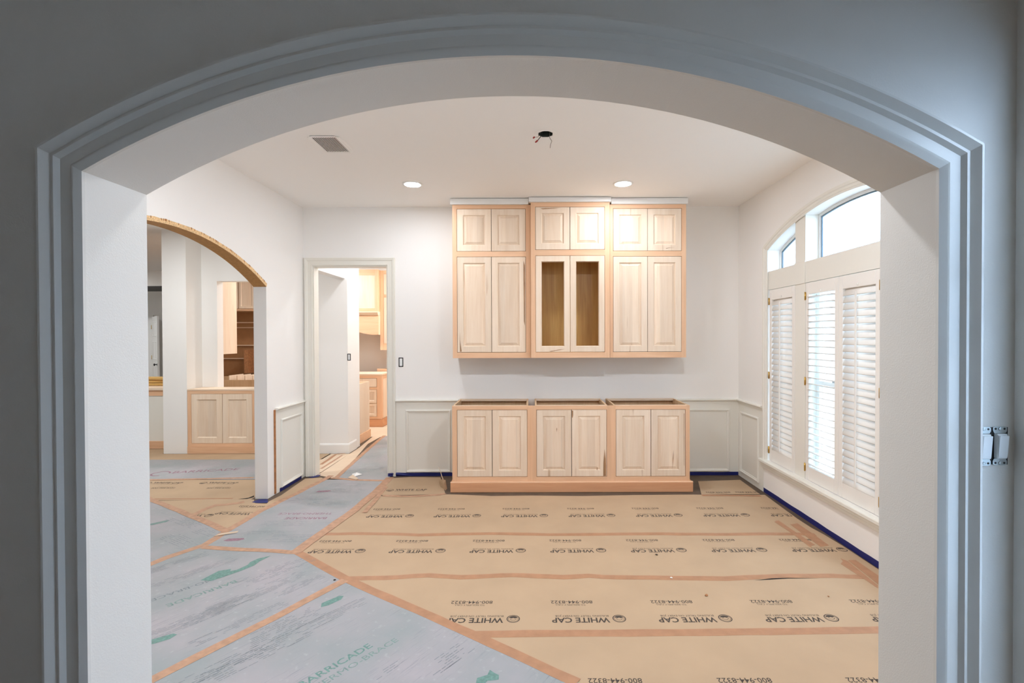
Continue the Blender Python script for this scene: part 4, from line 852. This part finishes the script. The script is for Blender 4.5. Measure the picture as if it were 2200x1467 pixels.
# bar front between column and far left
t = thing('bar_counter', 'cream panelled bar counter with maple rail left of the white column', 'counter', (-5.95, 7.4, 0)); y = 7.11
box('panel', (-6.9, y + .01, .001), (-5.02, 7.7, Z_(848, y)), M_CREAM, t); box('top_rail', (-6.9, y, Z_(848, y) + .001), (-5.02, 7.7, Z_(836, y)), M_FRAME_H, t)
box('counter_top', (-6.9, y - .02, Z_(836, y) + .001), (-5.02, 7.72, Z_(831, y)), M_DOOR_H, t); box('base_board', (-6.9, y - .008, .001), (-5.02, y + .0095, .11), M_FRAME_H, t)
for k, (a, b, zz, rot) in enumerate(((-6.5, -5.05, .002, 0), (-6.45, -5.1, .045, 4), (-6.6, -5.12, .09, -3))):
    o = MB().bbox((-.72, -.07, 0), (.72, .07, .038), .003).build('pine_board', M_YELLOW); o.location = ((a + b) / 2, 7.5, Z_(831, 7.11) + zz); o.rotation_euler = (0, 0, math.radians(rot)); o['_w'] = (0, 0, 0)
    tag(o, ['yellow pine board lying lowest on the bar counter', 'yellow pine board in the middle of the stack on the bar counter', 'yellow pine board topmost in the stack on the bar counter'][k], 'board', 'pine boards on the bar counter')
# far white door, standing ajar
d2 = struct(thing('door_2', 'door', 'door', (-9.40, 12.42, 0))); del d2['label'], d2['category']
def dloc(u, z, v): return (u, v, z)
L = []; wd, hd = .86, 2.10
leaf = MB(); leaf.box((0, -.02, .01), (wd, .02, hd)); leaf = leaf.build('leaf', M_WHITE, d2, local=True)
for (za_, zb_) in ((.22, .92), (1.06, 1.50), (1.62, 1.98)):
    for (ua, ub) in ((.12, .40), (.46, .74)):
        MB().rings([[(a, -.0205 - v, b) for a, b in ((ua + i, za_ + i), (ub - i, za_ + i), (ub - i, zb_ - i), (ua + i, zb_ - i))] for i, v in ((0, 0), (.006, .006), (.02, .006), (.03, .0))]).build('panel_moulding', M_WHITE, leaf, local=True)
kn = MB().disc((.80, -.02, .95), [(.028, 0), (.028, -.006), (.010, -.008), (.010, -.035), (.026, -.042), (.030, -.055), (.022, -.068), (.004, -.072)], 20, 'y').build('door_knob', M_BLACK, d2, local=True)
for z in (.3, 1.1, 1.85): MB().tube([(0, -.024, z - .05), (0, -.024, z + .05)], .008).build('hinge', M_BRASS, d2, local=True)
d2.rotation_euler = (0, 0, math.radians(-46))
dc = MB()
dc.box((-9.52, 12.47, 0), (-9.42, 12.499, 2.15)); dc.box((-8.52, 12.47, 0), (-8.42, 12.499, 2.15)); dc.box((-9.52, 12.47, 2.15), (-8.42, 12.499, 2.25)); struct(dc.build('trim_11', M_WHITE))
# ------------------------------------------------------------------ kitchen through the pass-through
t = thing('hanging_cabinet', 'plain pale maple end of a hanging kitchen cabinet in the pass-through', 'cabinet', (-4.69, 7.43, 1.34), None)
box('end_panel', (-4.493, 7.262, 1.34), (-4.475, 7.60, 2.62), M_DOOR, t); box('carcass', (-4.9, 7.262, 1.345), (-4.4935, 7.58, 2.62), M_PLY, t); rp_door(t, -4.89, -4.50, 1.36, 2.60, 7.581)
t = thing('tall_cabinet', 'open tall kitchen cabinet with brown back and pale cleats in the pass-through', 'cabinet', (-5.1, 9.7, 0)); y = 9.45
box('side_panel', (-6.17, y, .001), (-6.14, 9.945, 2.70), M_PLY, t); box('side_panel', (-4.30, y, .001), (-4.27, 9.945, 2.70), M_PLY, t)
box('back_panel', (-6.139, 9.92, .1), (-4.301, 9.945, 2.69), M_BROWN, t)
box('bridge_box', (-6.139, y + .025, 2.085), (-4.301, 9.919, 2.69), M_PLY, t); box('bridge_rail', (-6.139, y, 2.085), (-4.301, y + .02, 2.12), M_FRAME_H, t)
for k in range(6):
    a = -6.13 + k * .305; flat_door(t, a, a + .285, 2.13, 2.68, y, .05)
for z in (1.87, 1.77, 1.42, 1.16): box('cleat', (-6.139, 9.88, z), (-4.301, 9.919, z + .018), M_DOOR_H, t)
box('upright', (-5.52, 9.60, .9), (-5.44, 9.915, 1.34), M_CUT, t)
t = thing('open_base_cabinet', 'open-topped kitchen base cabinet with thin upright dividers', 'cabinet', (-4.95, 8.5, 0)); y = 8.2
m = MB(); m.box((-6.0, y, .001), (-3.9, y + .02, .885)); m.box((-6.0, y + .6, .001), (-3.9, y + .62, .90)); m.box((-6.0, y + .02, .001), (-5.98, y + .6, .885)); m.box((-3.92, y + .02, .001), (-3.9, y + .6, .885)); m.build('carcass', M_PLY, t)
for k in range(7): box('divider', (-5.0 + k * .13, y + .05, .30), (-4.985 + k * .13, y + .45, .955), M_DOOR, t)
box('inner_box', (-4.80, y + .46, .5), (-4.1, y + .595, .93), M_BROWN, t)
# ------------------------------------------------------------------ kitchen through the doorway
t = thing('end_cabinet', 'plain pale end panel of a kitchen base cabinet next to the white hall wall', 'cabinet', (-2.8, 7.6, 0))
box('end_panel', (-2.578, 7.265, .11), (-2.56, 7.88, .885), M_DOOR, t); box('carcass', (-3.2, 7.265, .001), (-2.5785, 7.88, .868), M_PLY, t); box('base_board', (-2.5595, 7.265, .001), (-2.545, 7.90, .13), M_FRAME_H, t); box('top_strip', (-3.2, 7.85, .869), (-2.5785, 7.88, .885), M_DOOR_H, t)
t = thing('kitchen_island', 'raw maple kitchen drawer cabinet with tall corner post, seen through the doorway', 'cabinet', (-3.3, 9.0, 0)); y = 8.8; xr = -2.64
box('carcass', (-3.85, y + .022, .001), (xr - .02, 9.40, .90), M_PLY, t)
box('corner_post', (xr - .085, y, .14), (xr, y + .085, .91), M_FRAME_V, t); box('top_rail', (-3.85, y, .86), (xr - .0855, y + .02, .91), M_FRAME_H, t); box('middle_rail', (-3.85, y, .66), (xr - .0855, y + .02, .70), M_FRAME_H, t); box('bottom_rail', (-3.85, y, .14), (xr - .0855, y + .02, .18), M_FRAME_H, t)
box('side_panel', (xr - .015, y + .0855, .14), (xr - .003, 9.40, .91), M_DOOR, t); box('side_rail', (xr - .0025, y + .0855, .84), (xr + .0, 9.40, .91), M_FRAME_V, t)
box('top_frame', (-3.85, y - .006, .911), (xr + .008, 9.41, .935), M_DOOR_H, t)
bs = MB(); bs.box((-3.85, y - .014, .001), (xr + .014, y - .0005, .135)); bs.box((xr + .0005, y - .0005, .001), (xr + .014, 9.40, .135)); bs.build('base_board', M_PLINTH, t)
for i in range(3):
    a = -3.83 + i * .375; b = a + .35 if i < 2 else xr - .092
    rp_door(t, a, b, .705, .855, y + .001, name='drawer_front', w=.03, open_=False) if False else box('drawer_front', (a, y + .001, .705), (b, y + .02, .855), M_DOOR, t)
    flat_door(t, a, b, .42, .655, y + .001, .05, 'drawer_front'); flat_door(t, a, b, .185, .41, y + .001, .05, 'drawer_front')
t = thing('wall_base_cabinet', 'raw maple kitchen cabinet corner behind the island at the right jamb', 'cabinet', (-2.2, 9.7, 0))
box('carcass', (-2.90, 9.47, .001), (-1.5, 9.94, .96), M_PLY, t); box('top_rail', (-2.92, 9.45, .90), (-1.5, 9.469, .985), M_FRAME_H, t); box('lower_front', (-2.92, 9.452, .1), (-1.5, 9.469, .899), M_DOOR, t)
t = thing('range_hood', 'raw maple range hood with arched valance in the kitchen', 'range hood', (-3.5, 9.65, 1.6)); y = 9.35; xr = X_(813, y)
zt, zm = 2.845, Z_(668, y)
box('upper_body', (-4.2, y + .022, zm), (xr - .001, 9.94, zt), M_PLY, t)
fx = X_(806.5, y)
box('stile', (fx, y, zm), (xr, y + .02, zt), M_FRAME_V, t); box('top_rail', (-4.2, y, Z_(590, y)), (fx - .001, y + .02, zt), M_FRAME_H, t); box('bottom_rail', (-4.2, y, zm), (fx - .001, y + .02, zm + .06), M_FRAME_H, t)
box('front_panel', (-4.2, y + .008, zm + .0605), (fx - .001, y + .02, Z_(590, y) - .0005), M_DOOR, t)
MB().prism([(-4.25, y - .05, zm - .001), (-4.25, y - .05, zm - .02), (-4.25, y - .015, zm - .07), (-4.25, y + .3, zm - .07), (-4.25, y + .3, zm - .001)], (xr + .002 + 4.25, 0, 0)).build('cornice', M_DOOR_H, t)
zv0, zv1 = Z_(718, y), zm - .072
pts = [(xr, y, zv1), (-4.2, y, zv1)]; pts2 = []
for k in range(15):
    u = k / 14; px = 700 + (800 - 700) * u; pts2.append((X_(px, y), y, Z_(700 + 0 * u, y) - (Z_(700, y) - zv0) * (3 * u * u - 2 * u ** 3) + .02 * math.sin(math.pi * u)))
poly = [(xr, y, zv1), (-4.2, y, zv1), (-4.2, y, Z_(700, y))] + pts2 + [(X_(802, y), y, zv0), (xr, y, zv0)]
MB().prism(poly, (0, .02, 0)).build('arched_valance', M_FRAME_H, t)
box('side_cheek', (xr - .02, y + .0205, zv0), (xr, 9.94, zv1), M_DOOR, t)
t = thing('tall_upper_cabinet', 'tall kitchen wall cabinet with small dark glass door beside the hood', 'cabinet', (-2.3, 9.75, 1.34)); y = 9.46; xl = xr + .003
box('carcass', (xl + .001, y + .022, 1.36), (-1.5, 9.94, 2.84), M_PLY, t)
box('stile', (xl, y, 1.34), (X_(824.5, y), y + .02, 2.84), M_FRAME_V, t); xs = X_(824.5, y) + .001
box('bottom_rail', (xs, y, 1.34), (-1.5, y + .02, Z_(737, y)), M_FRAME_H, t); box('middle_rail', (xs, y, Z_(638, y)), (-1.5, y + .02, Z_(632, y)), M_FRAME_H, t); box('top_rail', (xs, y, Z_(588, y)), (-1.5, y + .02, 2.84), M_FRAME_H, t)
rp_door(t, xs + .003, xs + .45, Z_(737, y) + .003, Z_(638, y) - .003, y + .001); dd = rp_door(t, xs + .003, xs + .45, Z_(632, y) + .003, Z_(588, y) - .003, y + .001, open_=True, w=.05)
box('dark_pane', (xs + .05, y + .012, Z_(632, y) + .05), (xs + .40, y + .0195, Z_(588, y) - .05), M_BLACK, dd)
